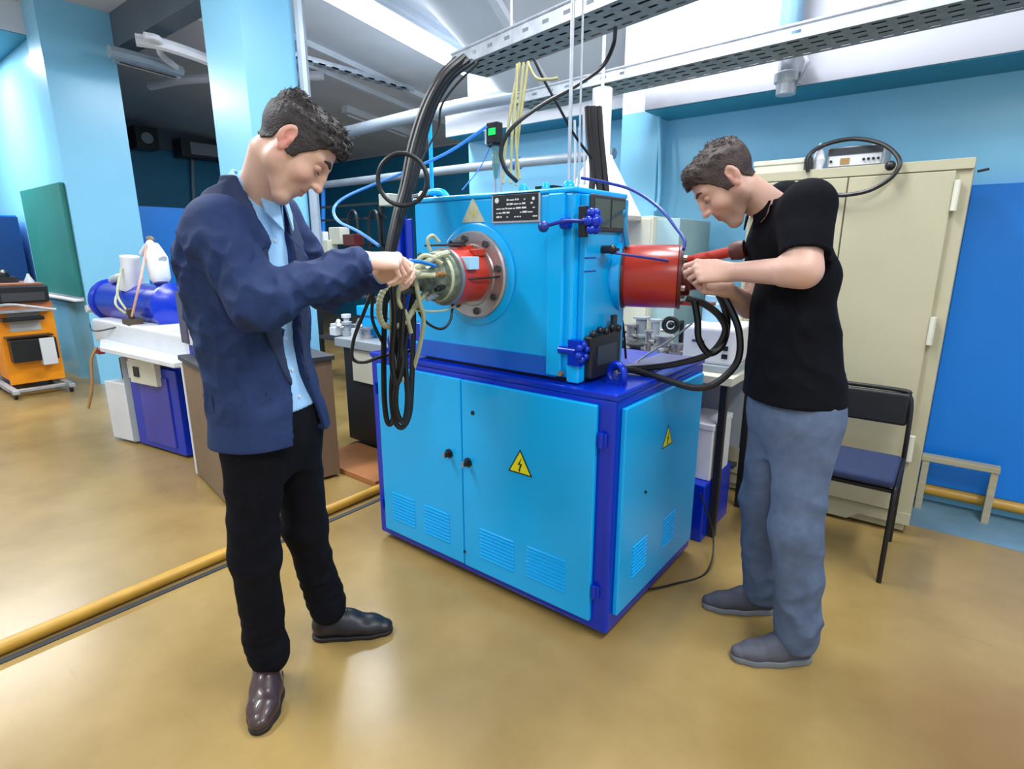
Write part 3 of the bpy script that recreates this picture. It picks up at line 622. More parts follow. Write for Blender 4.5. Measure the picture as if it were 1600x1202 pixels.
for k in range(4):
    x = [918, 928, 936, 924][k]
    hose('rear_black_cable', PF((x, 168, 2.9), (x+3, 215, 2.85), (x+8, 265, 2.8), (x+6+k*3, 305, 2.75)), .0155, M['black'], ['leftmost thick black cable of the group dropping behind the machine', 'thick black cable second from left dropping behind the machine', 'rightmost thick black cable dropping behind the machine', 'thick black cable in front of the group dropping behind the machine'][k], 'cable', 'black cables behind the machine')
YT = [((808, 100), (806, 150), (800, 215), (798, 287)), ((818, 98), (812, 160), (806, 220), (812, 280)), ((826, 96), (818, 150), (808, 230), (806, 290)), ((812, 98), (800, 160), (790, 230), (786, 287)), ((824, 98), (838, 122), (858, 124), (872, 122))]
YL = ['second from left', 'third from left', 'rightmost', 'leftmost']
for k, P in enumerate(YT):
    hose('yellowed_tube', [D(x, y, 2.62-.03*i) for i, (x, y) in enumerate(P)], .0062, M['yhose'], ('yellowed tube, %s of those hanging from the front tray to the machine' % YL[k]) if k < 4 else 'yellowed tube bending right with a black plug under the front tray', 'tube', 'yellowed tubes')
for k, x in enumerate((905, 898, 912)):
    hose('white_tube', PF((x, 200-k*12, 2.85), (x+1, 240, 2.82), (x-1+k, 288, 2.8)), .006, M['off'], ['white tube second of three behind the threaded rod', 'leftmost white tube behind the threaded rod', 'white tube nearest the black rear cables'][k], 'tube', 'white tubes behind the rod')
# right-hand thick loops
G4 = 'thick black cables at the red side cylinder'
R_ = [(((1085, 470, 1.98), (1090, 500, 1.98), (1092, 530, 1.98), (1108, 552, 1.98), (1128, 540, 1.98), (1136, 510, 1.98), (1132, 480, 1.97), (1118, 450, 1.95)), 'black cable forming the small round loop under the red side cylinder'),
      (((1072, 466, 2.0), (1100, 475, 1.98), (1125, 495, 1.97), (1133, 520, 1.97), (1110, 552, 2.0), (1060, 568, 2.05), (1010, 575, 2.1), (965, 577, 2.12)), 'black cable arching over and running level along the machine base top'),
      (((1120, 448, 1.95), (1140, 480, 1.92), (1155, 520, 1.90), (1152, 565, 1.90), (1120, 598, 1.92), (1085, 606, 1.95), (1035, 592, 2.02), (995, 580, 2.08), (975, 577, 2.1)), 'black cable forming the widest loop beside the man in the polo shirt')]
for P, lab in R_: hose('thick_black_cable', PF(*P), .0125, M['black'], lab, 'cable', G4)
hose('thin_black_cable', PF((943, 345, 2.13), (944, 400, 2.1), (950, 440, 2.1), (955, 470, 2.12), (972, 500, 2.2), (978, 560, 2.25)), .005, M['black'], 'thin black cable down the side door past the red cylinder', 'cable')
hose('thin_black_cable', PF((1082, 505, 2.2), (1050, 530, 2.25), (1010, 555, 2.3), (990, 570, 2.3)), .004, M['grey'], 'thin grey cable slanting down over the rear bench', 'cable')
hose('floor_lead', [Vector((-.81, 2.46, .30)), Vector((-.74, 2.48, .1)), Vector((-.70, 2.3, .008)), Vector((-.78, 2.12, .008)), Vector((-.84, 2.0, .02))], .004, M['black'], 'thin black lead lying on the floor at the machine\'s right rear corner', 'cable')
# ------------------------------------------------------------------ right side furniture
t = thing('metal_locker', 'tall beige two-door metal locker against the right wall', 'locker', (-.48, 3.45, 0))
lx0, lx1, ly0, ly1 = -.95, -.02, 3.25, 3.72
MB().box(lx0, lx1, ly0+.012, ly1, .06, 1.80).box(lx0+.02, lx1-.02, ly0+.03, ly1-.02, .015, .06).build('carcass', M['beige'], t, bevel=.004)
MB().box(lx0, lx1, ly0-.002, ly0+.02, 1.755, 1.80).build('top_rail', M['beige'], t, bevel=.002)
MB().prism([(lx0+.0, ly0+.004, .06), (lx0+.22, ly0+.004, .06), (lx0+.27, ly0+.004, .02), (lx1-.27, ly0+.004, .02), (lx1-.22, ly0+.004, .06), (lx1, ly0+.004, .06), (lx1, ly0+.004, .12), (lx0, ly0+.004, .12)], (0, .02, 0)).build('plinth', M['beige'], t)
for k, (a, b) in enumerate(((lx0+.025, lx0+.455), (lx0+.461, lx1-.06))):
    d = MB().box(a, b, ly0-.006, ly0+.013, .125, 1.75).build('door', M['beige'], t, bevel=.003)
    hx = b+.012 if k else a-.004
    for z in (1.58, .98, .40): MB().cyl((hx, ly0-.010, z), (hx, ly0-.010, z+.13), .013, n=10).build('hinge', M['cream'], d, smooth=True)
    if k:
        MB()._lathe(Vector((a+.05, ly0-.006, .93)), Vector((0, -1, 0)), [(0, .018), (.006, .018), (.01, .01), (.02, .01), (.021, 0)], 14, 0).box(a+.035, a+.05, ly0-.026, ly0-.02, .86, .93).build('lock', M['dark'], d)
# shallow carton and instrument on the locker
tag(MB().box(-.95, -.70, 3.30, 3.62, 1.80, 1.862).box(-.955, -.695, 3.295, 3.625, 1.842, 1.866).build('flat_carton', M['cream'], bevel=.003), 'flat cream carton lying on the locker top behind the man\'s shoulder', 'box')
t = thing('bench_instrument', 'grey electronic measuring instrument on top of the beige locker', 'instrument', (-.50, 3.44, 1.80))
MB().box(-.615, -.365, 3.33, 3.58, 1.808, 1.905).build('housing', M['grey'], t, bevel=.006)
MB().box(-.605, -.375, 3.325, 3.332, 1.868, 1.898).build('display_strip', M['dark'], t)
MB().box(-.60, -.38, 3.326, 3.332, 1.815, 1.862).build('front_plate', M['off'], t)
for x in (-.59, -.45, -.43, -.41, -.39): MB().cyl((x, 3.327, 1.838), (x, 3.315, 1.838), .006, n=10).build('knob', M['black'], t, smooth=True)
MB().box(-.55, -.51, 3.322, 3.327, 1.822, 1.85).build('socket', M['copper'], t)
for x in (-.6, -.38): MB().cyl((x, 3.36, 1.80), (x, 3.36, 1.81), .01, n=10).build('foot', M['black'], t)
P = [(1262, 262, 2.3), (1262, 240, 2.32), (1290, 225, 2.36), (1330, 218, 2.4), (1375, 224, 2.38), (1402, 245, 2.34), (1400, 270, 2.3), (1370, 295, 2.28), (1330, 310, 2.28), (1300, 308, 2.28)]
def loc_px(px, py, Y): return PY(px, py, Y)
Q = [(1262, 268, 3.24), (1263, 244, 3.24), (1290, 226, 3.3), (1335, 217, 3.32), (1380, 226, 3.28), (1405, 250, 3.22), (1395, 275, 3.2), (1360, 297, 3.2), (1320, 305, 3.2), (1300, 303, 3.22)]
t = hose('coiled_lead', [PY(*q) for q in Q], .010, M['black'], 'thick black lead looped round the instrument on the locker', 'cable')
p = PY(1391, 259, 3.2); MB().ball(p, .022, 12).build('lead_plug', M['black'], t, smooth=True)
tag(MB().cyl((-.685, 3.285, 1.80), (-.685, 3.285, 1.86), .02, n=16).cyl((-.685, 3.285, 1.86), (-.685, 3.285, 1.868), .014, n=16).build('small_can', M['dark'], smooth=True), 'small dark can standing between the carton and the instrument', 'can')
tag(MB()._lathe(Vector((-.645, 3.31, 1.80)), Vector((0, 0, 1)), [(0, .02), (.05, .03), (.09, .018), (.12, .008), (.13, 0)], 10, 0).build('plastic_bag', mat('thin_white_plastic', (225, 225, 235), .3, bump=.4, bs=60)), 'crumpled white plastic bag leaning against the instrument', 'bag')
for k, (a, b) in enumerate((((1452, 262), (1482, 256)), ((1527, 268), (1546, 264)))):
    tag(MB().tube([PY(a[0], a[1], 3.6), PY(b[0], b[1], 3.6)], .006, 6).build('wire_stub', M['dark']), ['dark wire end sticking up behind the locker top', 'dark wire end poking out right of the locker top'][k], 'wire')
# blue board wall covering and trestle
tag(MB().box(-.02, 1.9, 3.79, 3.85, .115, 1.73).build('wall_panel', M['blueb'], bevel=.004), 'large plain bright blue panel on the wall right of the locker', 'panel')
t = thing('wooden_trestle', 'low pale wooden trestle frame in front of the blue panel', 'trestle', (.15, 3.70, 0))
MB().box(-.02, .31, 3.67, 3.73, .285, .315).build('top_bar', M['wood'], t, bevel=.003)
for x in (-.015, .275): MB().box(x, x+.032, 3.675, 3.725, 0, .286).build('leg', M['wood'], t, bevel=.003)
# chair
t = thing('office_chair', 'black steel frame chair with dark blue padded seat before the locker', 'chair', (-.33, 2.92, 0))
cxa, cxb, cya, cyb = -.56, -.085, 2.70, 3.10
def hoop(y0, y1, z1): pass
mb = MB().tube(crom([(cxb, cyb+.05, 0.0), (cxb, cyb+.02, .30), (cxb, cyb-.01, .55), (cxb-.005, cyb+.0, .70), (cxb-.02, cyb+.01, .755), (cxb-.06, cyb+.012, .775), (cxa+.06, cyb+.012, .775), (cxa+.02, cyb+.01, .755), (cxa+.005, cyb, .70), (cxa, cyb-.01, .55), (cxa, cyb+.02, .30), (cxa, cyb+.05, 0)], 6), .0105, 12)
mb.build('rear_frame', M['black'], t, smooth=True)
for x in (cxa, cxb):
    MB().tube(crom([(x, cya, 0), (x, cya+.008, .30), (x, cya+.02, .41), (x, cya+.07, .435), (x, cyb, .45)], 6), .0105, 12).build('front_leg', M['black'], t, smooth=True)
MB().box(cxa, cxb, cya+.03, cya+.05, .405, .42).build('cross_rail', M['black'], t)
st = MB().box(cxa+.005, cxb-.005, cya-.005, cyb-.03, .435, .475).build('seat', M['fabric'], t, bevel=.016, seg=4)
bk = MB()
n = 10
for i in range(n):
    pass
bk.prism([(cxa+.012, cyb-.012+.0, .61), (cxb-.012, cyb-.012, .61), (cxb-.012, cyb-.012, .765), (cxa+.012, cyb-.012, .765)], (0, .03, 0)).build('backrest', mat('black_vinyl', (20, 21, 26), .5), t, bevel=.012, seg=3)

# ------------------------------------------------------------------ behind the machine, right: cabinet, bench, vacuum parts, hood
t = thing('tall_cabinet', 'pale cream cabinet with grey side behind the red side cylinder', 'cabinet', (-1.7, 3.4, 0))
MB().box(-1.99, -1.44, 3.15, 3.70, 0, 1.60).build('carcass', M['cream'], t, bevel=.004)
MB().box(-1.985, -1.72, 3.135, 3.15, .08, 1.585).build('door', M['cream'], t, bevel=.003)
d = MB().box(-1.71, -1.45, 3.135, 3.15, .08, 1.585).build('door', M['cream'], t, bevel=.003)
MB().box(-1.44, -1.30, 3.2, 3.70, 0, 1.585).build('side_unit', mat('blue_grey_cabinet_side', (150, 178, 182), .5), t, bevel=.003)
MB().box(-1.74, -1.725, 3.12, 3.135, 1.30, 1.42).build('handle', M['dark'], d)
t = thing('rear_bench', 'grey bench with a dark front carrying vacuum parts behind the machine', 'bench', (-1.3, 2.9, 0))
MB().box(-2.2, -.76, 2.62, 3.12, .79, .83).build('bench_top', M['cream'], t, bevel=.003)
for (x, y) in ((-2.18, 2.65), (-.80, 2.65), (-2.18, 3.08), (-.80, 3.08)):
    MB().box(x-.016, x+.016, y-.016, y+.016, 0, .79).build('leg', M['blackm'], t)
MB().box(-2.15, -.82, 3.06, 3.08, .35, .79).build('back_board', M['grey'], t)
MB().box(-2.15, -1.2, 2.66, 3.05, .25, .27).box(-1.2, -.82, 2.98, 3.05, .25, .27).build('shelf', M['dark'], t)
# vacuum fittings, each a thing
random.seed(12)
specs = [(972, 3.05, .10, 'black'), (984, 2.95, .16, 'steel'), (1000, 3.0, .2, 'grey'), (1012, 2.9, .14, 'steel'), (1022, 3.02, .19, 'zinc'), (1036, 2.9, .12, 'steel'), (1046, 3.0, .21, 'off'), (1058, 2.88, .09, 'steel'), (992, 2.80, .08, 'dark'), (1030, 2.78, .07, 'zinc')]
vl = ['short black vacuum fitting nearest the machine side', 'polished vacuum fitting beside the short black one', 'tall grey vacuum column with a ring collar', 'mid-height steel vacuum fitting between two taller ones', 'tall zinc vacuum column in the middle of the bench', 'squat steel vacuum fitting on the bench front', 'tallest white vacuum column on the bench', 'low steel vacuum fitting right of the white column', 'low dark vacuum fitting on the bench front edge', 'smallest zinc vacuum fitting on the bench front edge']
for k, (px, y, h, mm) in enumerate(specs):
    y = y-.05; x = PY(px, 545, y).x; r = .018+.008*(k % 3)
    t = thing('vacuum_fitting', vl[k], 'fitting', (x, y, .83), 'vacuum fittings on the rear bench')
    MB()._lathe(Vector((x, y, .83)), Vector((0, 0, 1)), [(0, r*1.5), (.012, r*1.5), (.013, r), (h*.5, r), (h*.5+.001, r*1.6), (h*.5+.014, r*1.6), (h*.5+.015, r*.9), (h, r*.9), (h+.001, r*1.4), (h+.012, r*1.4), (h+.013, 0)], 16, 0).build('column', M[mm], t, smooth=True)
    MB().cyl((x, y, .83+h*.7), (x+.05*(1 if k % 2 else -1), y-.02, .83+h*.7), .009, n=10).build('side_port', M['steel'], t, smooth=True)
x = PY(1048, 508, 2.75)
t = thing('black_hand_wheel', 'black valve wheel above the vacuum fittings on the bench', 'valve', tuple(x))
MB().torus(x, (.2, -1, 0), .035, .012, 20, 8).cyl(x, x+Vector((0, .16, 0)), .01, n=8).cyl(x+Vector((0, .15, 0)), Vector((x.x, x.y+.15, .83)), .012, n=10).ball(x, .017, 10).build('wheel', M['black'], t, smooth=True)
# white instrument unit at right end of bench
t = thing('vacuum_pump_unit', 'white boxy pump unit with grey base at the right end of the bench', 'pump', (-1.05, 2.9, .83))
MB().box(-1.05, -.79, 2.72, 3.05, .86, 1.05).build('housing', M['off'], t, bevel=.02, seg=3)
MB().box(-1.06, -.78, 2.70, 3.05, .83, .865).build('base_plate', M['grey'], t, bevel=.004)
MB().box(-1.0, -.94, 2.716, 2.72, .97, .98).build('badge', M['dark'], t)
for z in (.90, .94): MB().box(-.85, -.823, 2.713, 2.72, z, z+.022).build('socket', M['black'], t)
t = thing('pump_cylinder', 'light blue metal cylinder standing on the bench behind the cable loop', 'cylinder', (-.98, 2.95, 1.05))
MB()._lathe(Vector((-.98, 2.95, 1.05)), Vector((0, 0, 1)), [(0, .06), (.09, .06), (.1, .05), (.13, .05), (.131, 0)], 20, 0).build('body', mat('pale_blue_metal', (150, 190, 210), .4), t, smooth=True)
t = thing('carton', 'white lidded carton standing on the small deep blue box', 'box', (-.9, 2.76, .30))
MB().box(-.975, -.825, 2.62, 2.90, .30, .58).build('body', M['off'], t, bevel=.006)
MB().box(-.98, -.822, 2.615, 2.905, .56, .59).build('lid', M['off'], t, bevel=.004)
# exhaust hood cone
p = PY(945, 243, 3.0); q = PY(950, 345, 3.0)
t = thing('exhaust_hood', 'pale conical exhaust hood hanging behind the machine', 'hood', (p.x-.02, 3.0, q.z))
MB()._lathe(Vector((p.x-.03, 3.0, q.z)), Vector((0, 0, 1)), [(0, .245), (.02, .25), (.04, .24), (p.z-q.z-.02, .075), (p.z-q.z, .07), (p.z-q.z+.005, 0)], 32, 0).build('cone', M['cone'], t, smooth=True)
MB().cyl((p.x-.03, 3.0, p.z), (p.x-.03, 3.0, p.z+.35), .055, n=20).build('duct', M['white'], t, smooth=True)
MB().cyl((p.x-.03, 3.0, p.z+.3), (p.x-.03, 3.0, CZ), .01, n=8).build('hanger', M['zinc'], t)

# ------------------------------------------------------------------ behind the machine, left: rack with boxes
t = thing('equipment_rack', 'black metal rack frame against the dark teal area behind the machine', 'rack', (-3.4, 3.4, 0))
rk = lambda px, py: PY(px, py, 3.6)
for px in (492, 600): 
    a = rk(px, 400); MB().box(a.x-.018, a.x+.018, 3.58, 3.62, 0, rk(px, 322).z if px == 600 else rk(492, 318).z).build('post', M['black'], t)
for py in (325, 345, 384):
    a, b = rk(490, py), rk(605, py-4); MB().box(a.x, b.x, 3.59, 3.61, a.z-.012, a.z+.008).build('rung', M['black'], t)
MB().box(rk(490, 384).x, rk(605, 384).x, 3.50, 3.62, .93, .95).box(rk(490, 384).x, rk(605, 384).x, 3.50, 3.9, .45, .47).build('shelf', M['dark'], t)
def rack_box(px0, px1, py0, py1, y, m, lab):
    a = PY(px0, py1, y); b = PY(px1, py0, y)
    o = MB().box(a.x, b.x, y, y+.12, a.z, b.z).build('control_box', m, bevel=.006); tag(o, lab, 'box', 'boxes on the rack'); return o
rack_box(515, 530, 355, 382, 3.45, M['cream'], 'cream control box, left one on the rack behind the machine')
rack_box(592, 607, 302, 322, 3.55, M['cream'], 'cream box at the top right of the rack behind the machine')
rack_box(536, 552, 366, 384, 3.42, M['redd'], 'small dark red box on the rack behind the suited man\'s hand')
rack_box(499, 511, 375, 425, 3.4, M['cream'], 'narrow pale box hanging at the rack\'s left post')
for k, (px, lab) in enumerate(((545, 'black cable hooked over the rack rung, left one'), (578, 'black cable hooked over the rack rung, right one'))):
    hose('rack_cable', [PY(px, 392, 3.56), PY(px-2, 350, 3.56), PY(px+4, 330, 3.58), PY(px+12, 338, 3.56), PY(px+16, 384, 3.56)], .014, M['black'], lab, 'cable', 'cables on the rack')
# workbench with clutter, left of machine
t = thing('workbench', 'dark workbench carrying white metal parts left of the blue machine', 'workbench', (-2.85, 2.6, 0))
MB().box(-3.45, -2.28, 2.33, 2.95, .74, .80).build('bench_top', M['grey'], t, bevel=.004)
MB().box(-3.42, -2.62, 2.38, 2.9, .04, .74).build('pedestal', mat('dark_brown_laminate', (38, 32, 32), .5), t, bevel=.003)
MB().box(-3.3, -2.9, 2.36, 2.385, .5, .73).build('drawer', M['cream'], t, bevel=.003)
for y in (2.38, 2.9): MB().box(-2.34, -2.30, y-.02, y+.02, 0, .74).build('leg', M['dark'], t)
random.seed(3)
WL = ['white valve block', 'grey metal flange', 'white plastic elbow', 'steel clamp block', 'pale pipe tee', 'white round fitting', 'grey bracket', 'steel cylinder']
for k in range(8):
    px = 528+(k % 4)*16; y = 2.42+.12*(k//4)+.03*(k % 2); b = PY(px, 540, y).x; h = .08+.05*random.random(); r = .03+.012*random.random()
    mm = [M['off'], M['grey'], M['off'], M['steel'], M['off'], M['white'], M['grey'], M['steel']][k]
    mb = MB()
    if k % 2: mb._lathe(Vector((b, y, .80)), Vector((0, 0, 1)), [(0, r), (h*.3, r), (h*.31, r*.6), (h*.8, r*.6), (h*.81, r), (h, r), (h+.001, 0)], 14, 0)
    else: mb.box(b-r, b+r, y-r, y+r, .80, .80+h*.6).cyl((b, y, .8+h*.5), (b+.06, y-.02, .8+h*.9), .016, n=10)
    tag(mb.build('metal_part', mm, smooth=bool(k % 2)), '%s on the workbench, %s row, %s from the left' % (WL[k], 'front' if k < 4 else 'back', ['first', 'second', 'third', 'fourth'][k % 4]), 'part', 'metal parts on the workbench')
p = PY(560, 503, 2.4); tag(MB().box(-3.35, -2.75, 2.5, 2.85, .80, .95).box(-3.38, -2.72, 2.48, 2.87, .95, 1.02, 1).build('bench_unit', [M['cyan'], M['cyan']], bevel=.01), 'bright blue boxy unit standing at the back of the workbench', 'box')
tag(MB().box(-2.36, -2.315, 2.0, 2.30, .10, .86).box(-2.365, -2.35, 1.99, 2.0, .10, .86, 1).build('leaning_panel', [mat('brown_board', (70, 56, 48), .5), M['wall']]), 'tall narrow brown board with a pale blue edge left of the machine', 'board')
tag(MB().box(-3.3, -2.62, 1.98, 2.36, 0, .035).build('floor_mat', M['tan'], bevel=.003), 'reddish tan mat on the floor in front of the dark workbench', 'mat')

# brown pedestal cabinet behind the suited man
t = thing('pedestal_cabinet', 'brown laminate pedestal cabinet directly behind the suited man', 'cabinet', (-3.3, 1.6, 0))
MB().prism([(-3.64, 1.384, .02), (-3.07, 1.29, .02), (-2.93, 1.95, .02), (-3.5, 2.04, .02)], (0, 0, .74)).build('carcass', M['brown'], t, bevel=.003)
MB().prism([(-3.66, 1.37, .76), (-3.05, 1.275, .76), (-2.91, 1.96, .76), (-3.5, 2.05, .76)], (0, 0, .03)).build('top', M['dark'], t, bevel=.003)
MB().prism([(-3.66, 1.38, .02), (-3.64, 1.38, .02), (-3.52, 2.04, .02), (-3.54, 2.04, .02)], (0, 0, .72)).build('side_board', M['off'], t)

# ------------------------------------------------------------------ left: the blue tank machine
tb = thing('lab_table', 'white-topped table carrying the deep blue tank', 'table', (-4.3, 1.7, 0))
tz = .70
MB().prism([(-5.15, 1.40, tz), (-4.75, 1.28, tz), (-3.72, 1.36, tz), (-3.55, 1.95, tz), (-5.05, 2.02, tz)], (0, 0, .035)).build('table_top', M['off'], tb, bevel=.006)
MB().box(-4.95, -3.8, 1.5, 1.96, .60, .68).build('apron', M['deep'], tb, bevel=.003)
for (x, y) in ((-4.98, 1.95), (-3.72, 1.9)): MB().box(x-.02, x+.02, y-.02, y+.02, 0, .68).build('leg', M['dark'], tb)
t = thing('power_cabinet', 'pale grey narrow cabinet under the table\'s left end', 'cabinet', (-4.75, 1.45, 0))
MB().prism([(-4.90, 1.31, .02), (-4.66, 1.36, .02), (-4.60, 1.72, .02), (-4.86, 1.70, .02)], (0, 0, .44)).build('carcass', M['off'], t, bevel=.004)
MB().prism([(-4.655, 1.365, .02), (-4.64, 1.36, .02), (-4.55, 1.60, .02), (-4.57, 1.61, .02)], (0, 0, .64)).build('side_plate', M['grey'], t)
MB().box(-4.88, -4.72, 1.42, 1.6, .46, .62).build('upper_box', M['dark'], t, bevel=.004)
t = thing('indigo_cabinet', 'glossy indigo floor cabinet with a white control box under the table', 'cabinet', (-4.3, 1.6, 0))
MB().prism([(-4.60, 1.385, .02), (-4.02, 1.475, .02), (-4.02, 1.9, .02), (-4.60, 1.9, .02)], (0, 0, .60)).build('carcass', M['deep'], t, bevel=.004)
MB().prism([(-4.47, 1.395, .06), (-4.12, 1.45, .06), (-4.12, 1.46, .06), (-4.47, 1.405, .06)], (0, 0, .50)).build('door', M['indigo'], t, bevel=.002)
cb = MB().prism([(-4.50, 1.36, .50), (-4.18, 1.41, .50), (-4.18, 1.45, .50), (-4.50, 1.40, .50)], (0, 0, .17)).build('control_box', M['cream'], t, bevel=.004)
MB().prism([(-4.43, 1.362, .55), (-4.37, 1.372, .55), (-4.37, 1.378, .55), (-4.43, 1.368, .55)], (0, 0, .07)).build('switch', M['black'], cb)
for x in (-4.57, -4.53): MB().box(x, x+.02, 1.375, 1.39, .52, .64).build('label_strip', M['off'], t)
# tank
A0 = Vector((-5.56, 1.62, 1.0)); AX = Vector((1, .10, -.0)).normalized()
t = thing('vacuum_tank', 'deep blue horizontal tank with pale hoses on the white-topped table', 'tank', (-4.8, 1.65, tz+.035))
tk = MB()._lathe(A0, AX, [(0, 0), (0, .10), (.03, .155), (.05, .16), (.06, .175), (.09, .175), (.10, .155), (1.02, .155), (1.03, .172), (1.06, .172), (1.07, .15), (1.10, .09), (1.11, 0)], 36, 0).build('tank_body', M['deep'], t, smooth=True)
for s_ in (.2, .9): MB().box(A0.x+s_-.04, A0.x+s_+.04, 1.55, 1.78, .80, .86).build('saddle', M['dark'], t)
MB().cyl(A0+Vector((.03, -.1, -.06)), A0+Vector((.03, -.175, -.06)), .03, n=14).build('end_port', M['off'], t, smooth=True)
hs = MB().prism([(-5.36, 1.42, .70), (-3.85, 1.48, .70), (-3.87, 1.80, .70), (-5.26, 1.80, .70)], (0, 0, .18)).build('tank_plinth', M['off'], t, bevel=.02, seg=3)
a = A0+AX*.56+Vector((0, -.05, .11))
cn = MB()._lathe(a, Vector((.18, 0, 1)), [(0, .085), (.02, .09), (.20, .062), (.22, .066), (.25, .066), (.26, 0)], 22, 0).build('white_cone', M['off'], t, smooth=True)
a2_ = A0+AX*.80+Vector((0, .02, .12)); MB().cyl(a2_, a2_+Vector((0, 0, .28)), .028, n=14).build('blue_pillar', M['deep'], t, smooth=True)
c2 = a2_+Vector((.12, -.02, .05)); MB()._lathe(c2, Vector((-.25, .05, 1)), [(0, .05), (.03, .07), (.18, .075), (.24, .05), (.28, .03), (.281, 0)], 18, 0).build('white_valve', M['off'], t, smooth=True)
MB().tube([a2_+Vector((-.1, -.03, .26)), a2_+Vector((.02, -.02, .33)), a2_+Vector((.16, 0, .22))], .03, 12).build('cross_pipe', M['white'], t, smooth=True)
MB().ball(a2_+Vector((-.02, 0, .36)), .03, 10).build('top_knob', mat('bronze_knob', (110, 96, 80), .5), t, smooth=True)
cb = A0+AX*.84+Vector((0, -.2, -.10)); MB().box(cb.x-.06, cb.x+.08, cb.y-.05, cb.y+.04, cb.z-.08, cb.z+.02).cyl(cb+Vector((0, 0, 0)), cb+Vector((.02, -.02, .09)), .02, n=12).build('hose_coupler', mat('dull_bronze', (86, 72, 60), .5, .4), t, smooth=True)
for k, (p_, q_) in enumerate(((a+Vector((-.05, -.07, .02)), cb+Vector((-.04, -.02, .05))), (a+Vector((.06, -.07, .16)), cb+Vector((.0, -.02, .06))), (a2_+Vector((.0, -.03, .33)), cb+Vector((.06, -.02, .04))))):
    mid = (p_+q_)/2+Vector((.03+.13*(k == 2), -.06, -.02)); MB().tube(crom([p_, mid, q_], 8), .0085, 8).build('ribbed_hose', [M['hose'], M['hose'], mat('pinkish_hose', (206, 160, 140), .5)][k], t, smooth=True)
MB().tube(crom([A0+AX*.25+Vector((-.0, -.05, .17)), A0+AX*.45+Vector((0, -.08, .2)), a+Vector((-.02, 0, .1))], 8), .03, 10).build('foil_wrap', mat('crumpled_foil', (205, 208, 212), .35, .4, bump=.5, bs=30), t, smooth=True)
MB().tube(crom([A0+Vector((.1, -.19, -.17)), A0+Vector((.4, -.24, -.20)), cb+Vector((-.05, -.03, -.03))], 8), .006, 6).build('wire', M['dark'], t, smooth=True)
# monitor-like control unit
p = PY(293, 470, 1.45)
t = thing('control_unit', 'upright pale control unit with a dark screen at the tank\'s right end', 'control unit', (p.x, 1.5, tz+.035))
MB().box(p.x-.04, p.x+.12, 1.42, 1.56, tz+.15, 1.19).build('housing', M['off'], t, bevel=.006)
MB().box(p.x-.06, p.x+.03, 1.408, 1.42, .86, 1.17).build('screen', mat('dark_violet_screen', (74, 72, 92), .3), t, bevel=.003)
MB().box(p.x-.02, p.x+.09, 1.43, 1.55, tz+.035, tz+.15).build('stand', M['deep'], t)
hose('dangling_lead', [Vector((-5.0, 1.33, .70)), Vector((-5.03, 1.29, .60)), Vector((-5.05, 1.27, .40)), Vector((-5.12, 1.24, .22))], .010, mat('tan_lead', (176, 130, 84), .5), 'tan lead dangling off the left end of the white table', 'cable')
tag(MB().box(-5.08, -4.98, 1.33, 1.37, .645, .679).build('clamp', mat('dull_red', (140, 50, 50), .5)), 'small red clamp under the left corner of the white table', 'clamp')
# big blue boards/cabinets in the gaps
tag(MB().box(-8.05, -8.0, 2.62, 4.6, .05, 1.92).build('partition_panel', M['blueb'], bevel=.004), 'large bright blue partition standing behind the left column', 'panel')
t = thing('blue_cabinet', 'bright blue metal cabinet against the far left wall', 'cabinet', (-9.6, 1.6, 0))
MB().box(-10.6, -8.98, 1.45, 1.82, 0, 1.80).build('carcass', M['blueb'], t, bevel=.004)
MB().box(-8.98, -8.93, 1.5, 1.82, 0, 1.78).build('side', mat('darker_blue_steel', (0, 60, 120), .4), t)
# dark ducts high on the far wall
for (y0, y1, z0, z1, lab, mm) in ((4.0, 4.35, 3.05, 3.4, 'small dark speaker box high on the far wall', 'blackm'), (4.7, 6.9, 3.0, 3.3, 'long dark duct high on the far wall', 'dark')):
    t = thing('wall_duct', lab, 'duct', (-11.3, (y0+y1)/2, z0)); MB().box(-11.44, -11.1, y0, y1, z0, z1).build('casing', M[mm], t, bevel=.01)
    if y0 > 4.5: MB().box(-11.1, -11.08, 4.85, 5.5, z0+.05, z1-.05).build('access_panel', M['grey'], t)
    else: MB().cyl((-11.1, 4.17, 3.22), (-11.08, 4.17, 3.22), .09, n=20).build('cone', M['grey'], t, smooth=True)
# far pipes between the columns, under the ceiling
G5 = 'pale pipes under the dark ceiling'
hose('ceiling_duct', [Vector((-8.2, 3.2, 3.36)), Vector((-7.6, 3.4, 3.38)), Vector((-6.8, 3.9, 3.38)), Vector((-6.2, 4.3, 3.38))], .05, M['white'], 'white pipe under the dark ceiling between the two columns', 'pipe', G5)
def far_hose(pts, r, m, lab): hose('ceiling_duct', [PZ(x, y, 3.25) for x, y in pts], r, m, lab, 'pipe', G5)
far_hose([(212, 62), (250, 68), (300, 84), (330, 96)], .055, M['white'], 'upper white pipe seen between the two blue columns')
far_hose([(225, 55), (248, 62), (252, 85), (275, 105)], .03, M['white'], 'curved white pipe dropping between the two blue columns')
far_hose([(170, 80), (230, 95), (282, 112)], .06, M['pipe'], 'grey pipe below the white one between the two columns')
def strip_rail(pts, lab):
    a, b = PZ(*pts[0], 3.2), PZ(*pts[1], 3.2); d_ = (b-a); n = 14; mb = MB()
    for i in range(n): q = a+d_*(i/n); mb.box(q.x-.05, q.x+.05, q.y-.04, q.y+.04, 3.2, 3.215)
    mb.tube([a, b], .012, 6); tag(mb.build('slotted_rail', M['zinc']), lab, 'rail')
strip_rail(((185, 98), (280, 124)), 'slotted metal rail below the grey pipe between the columns')
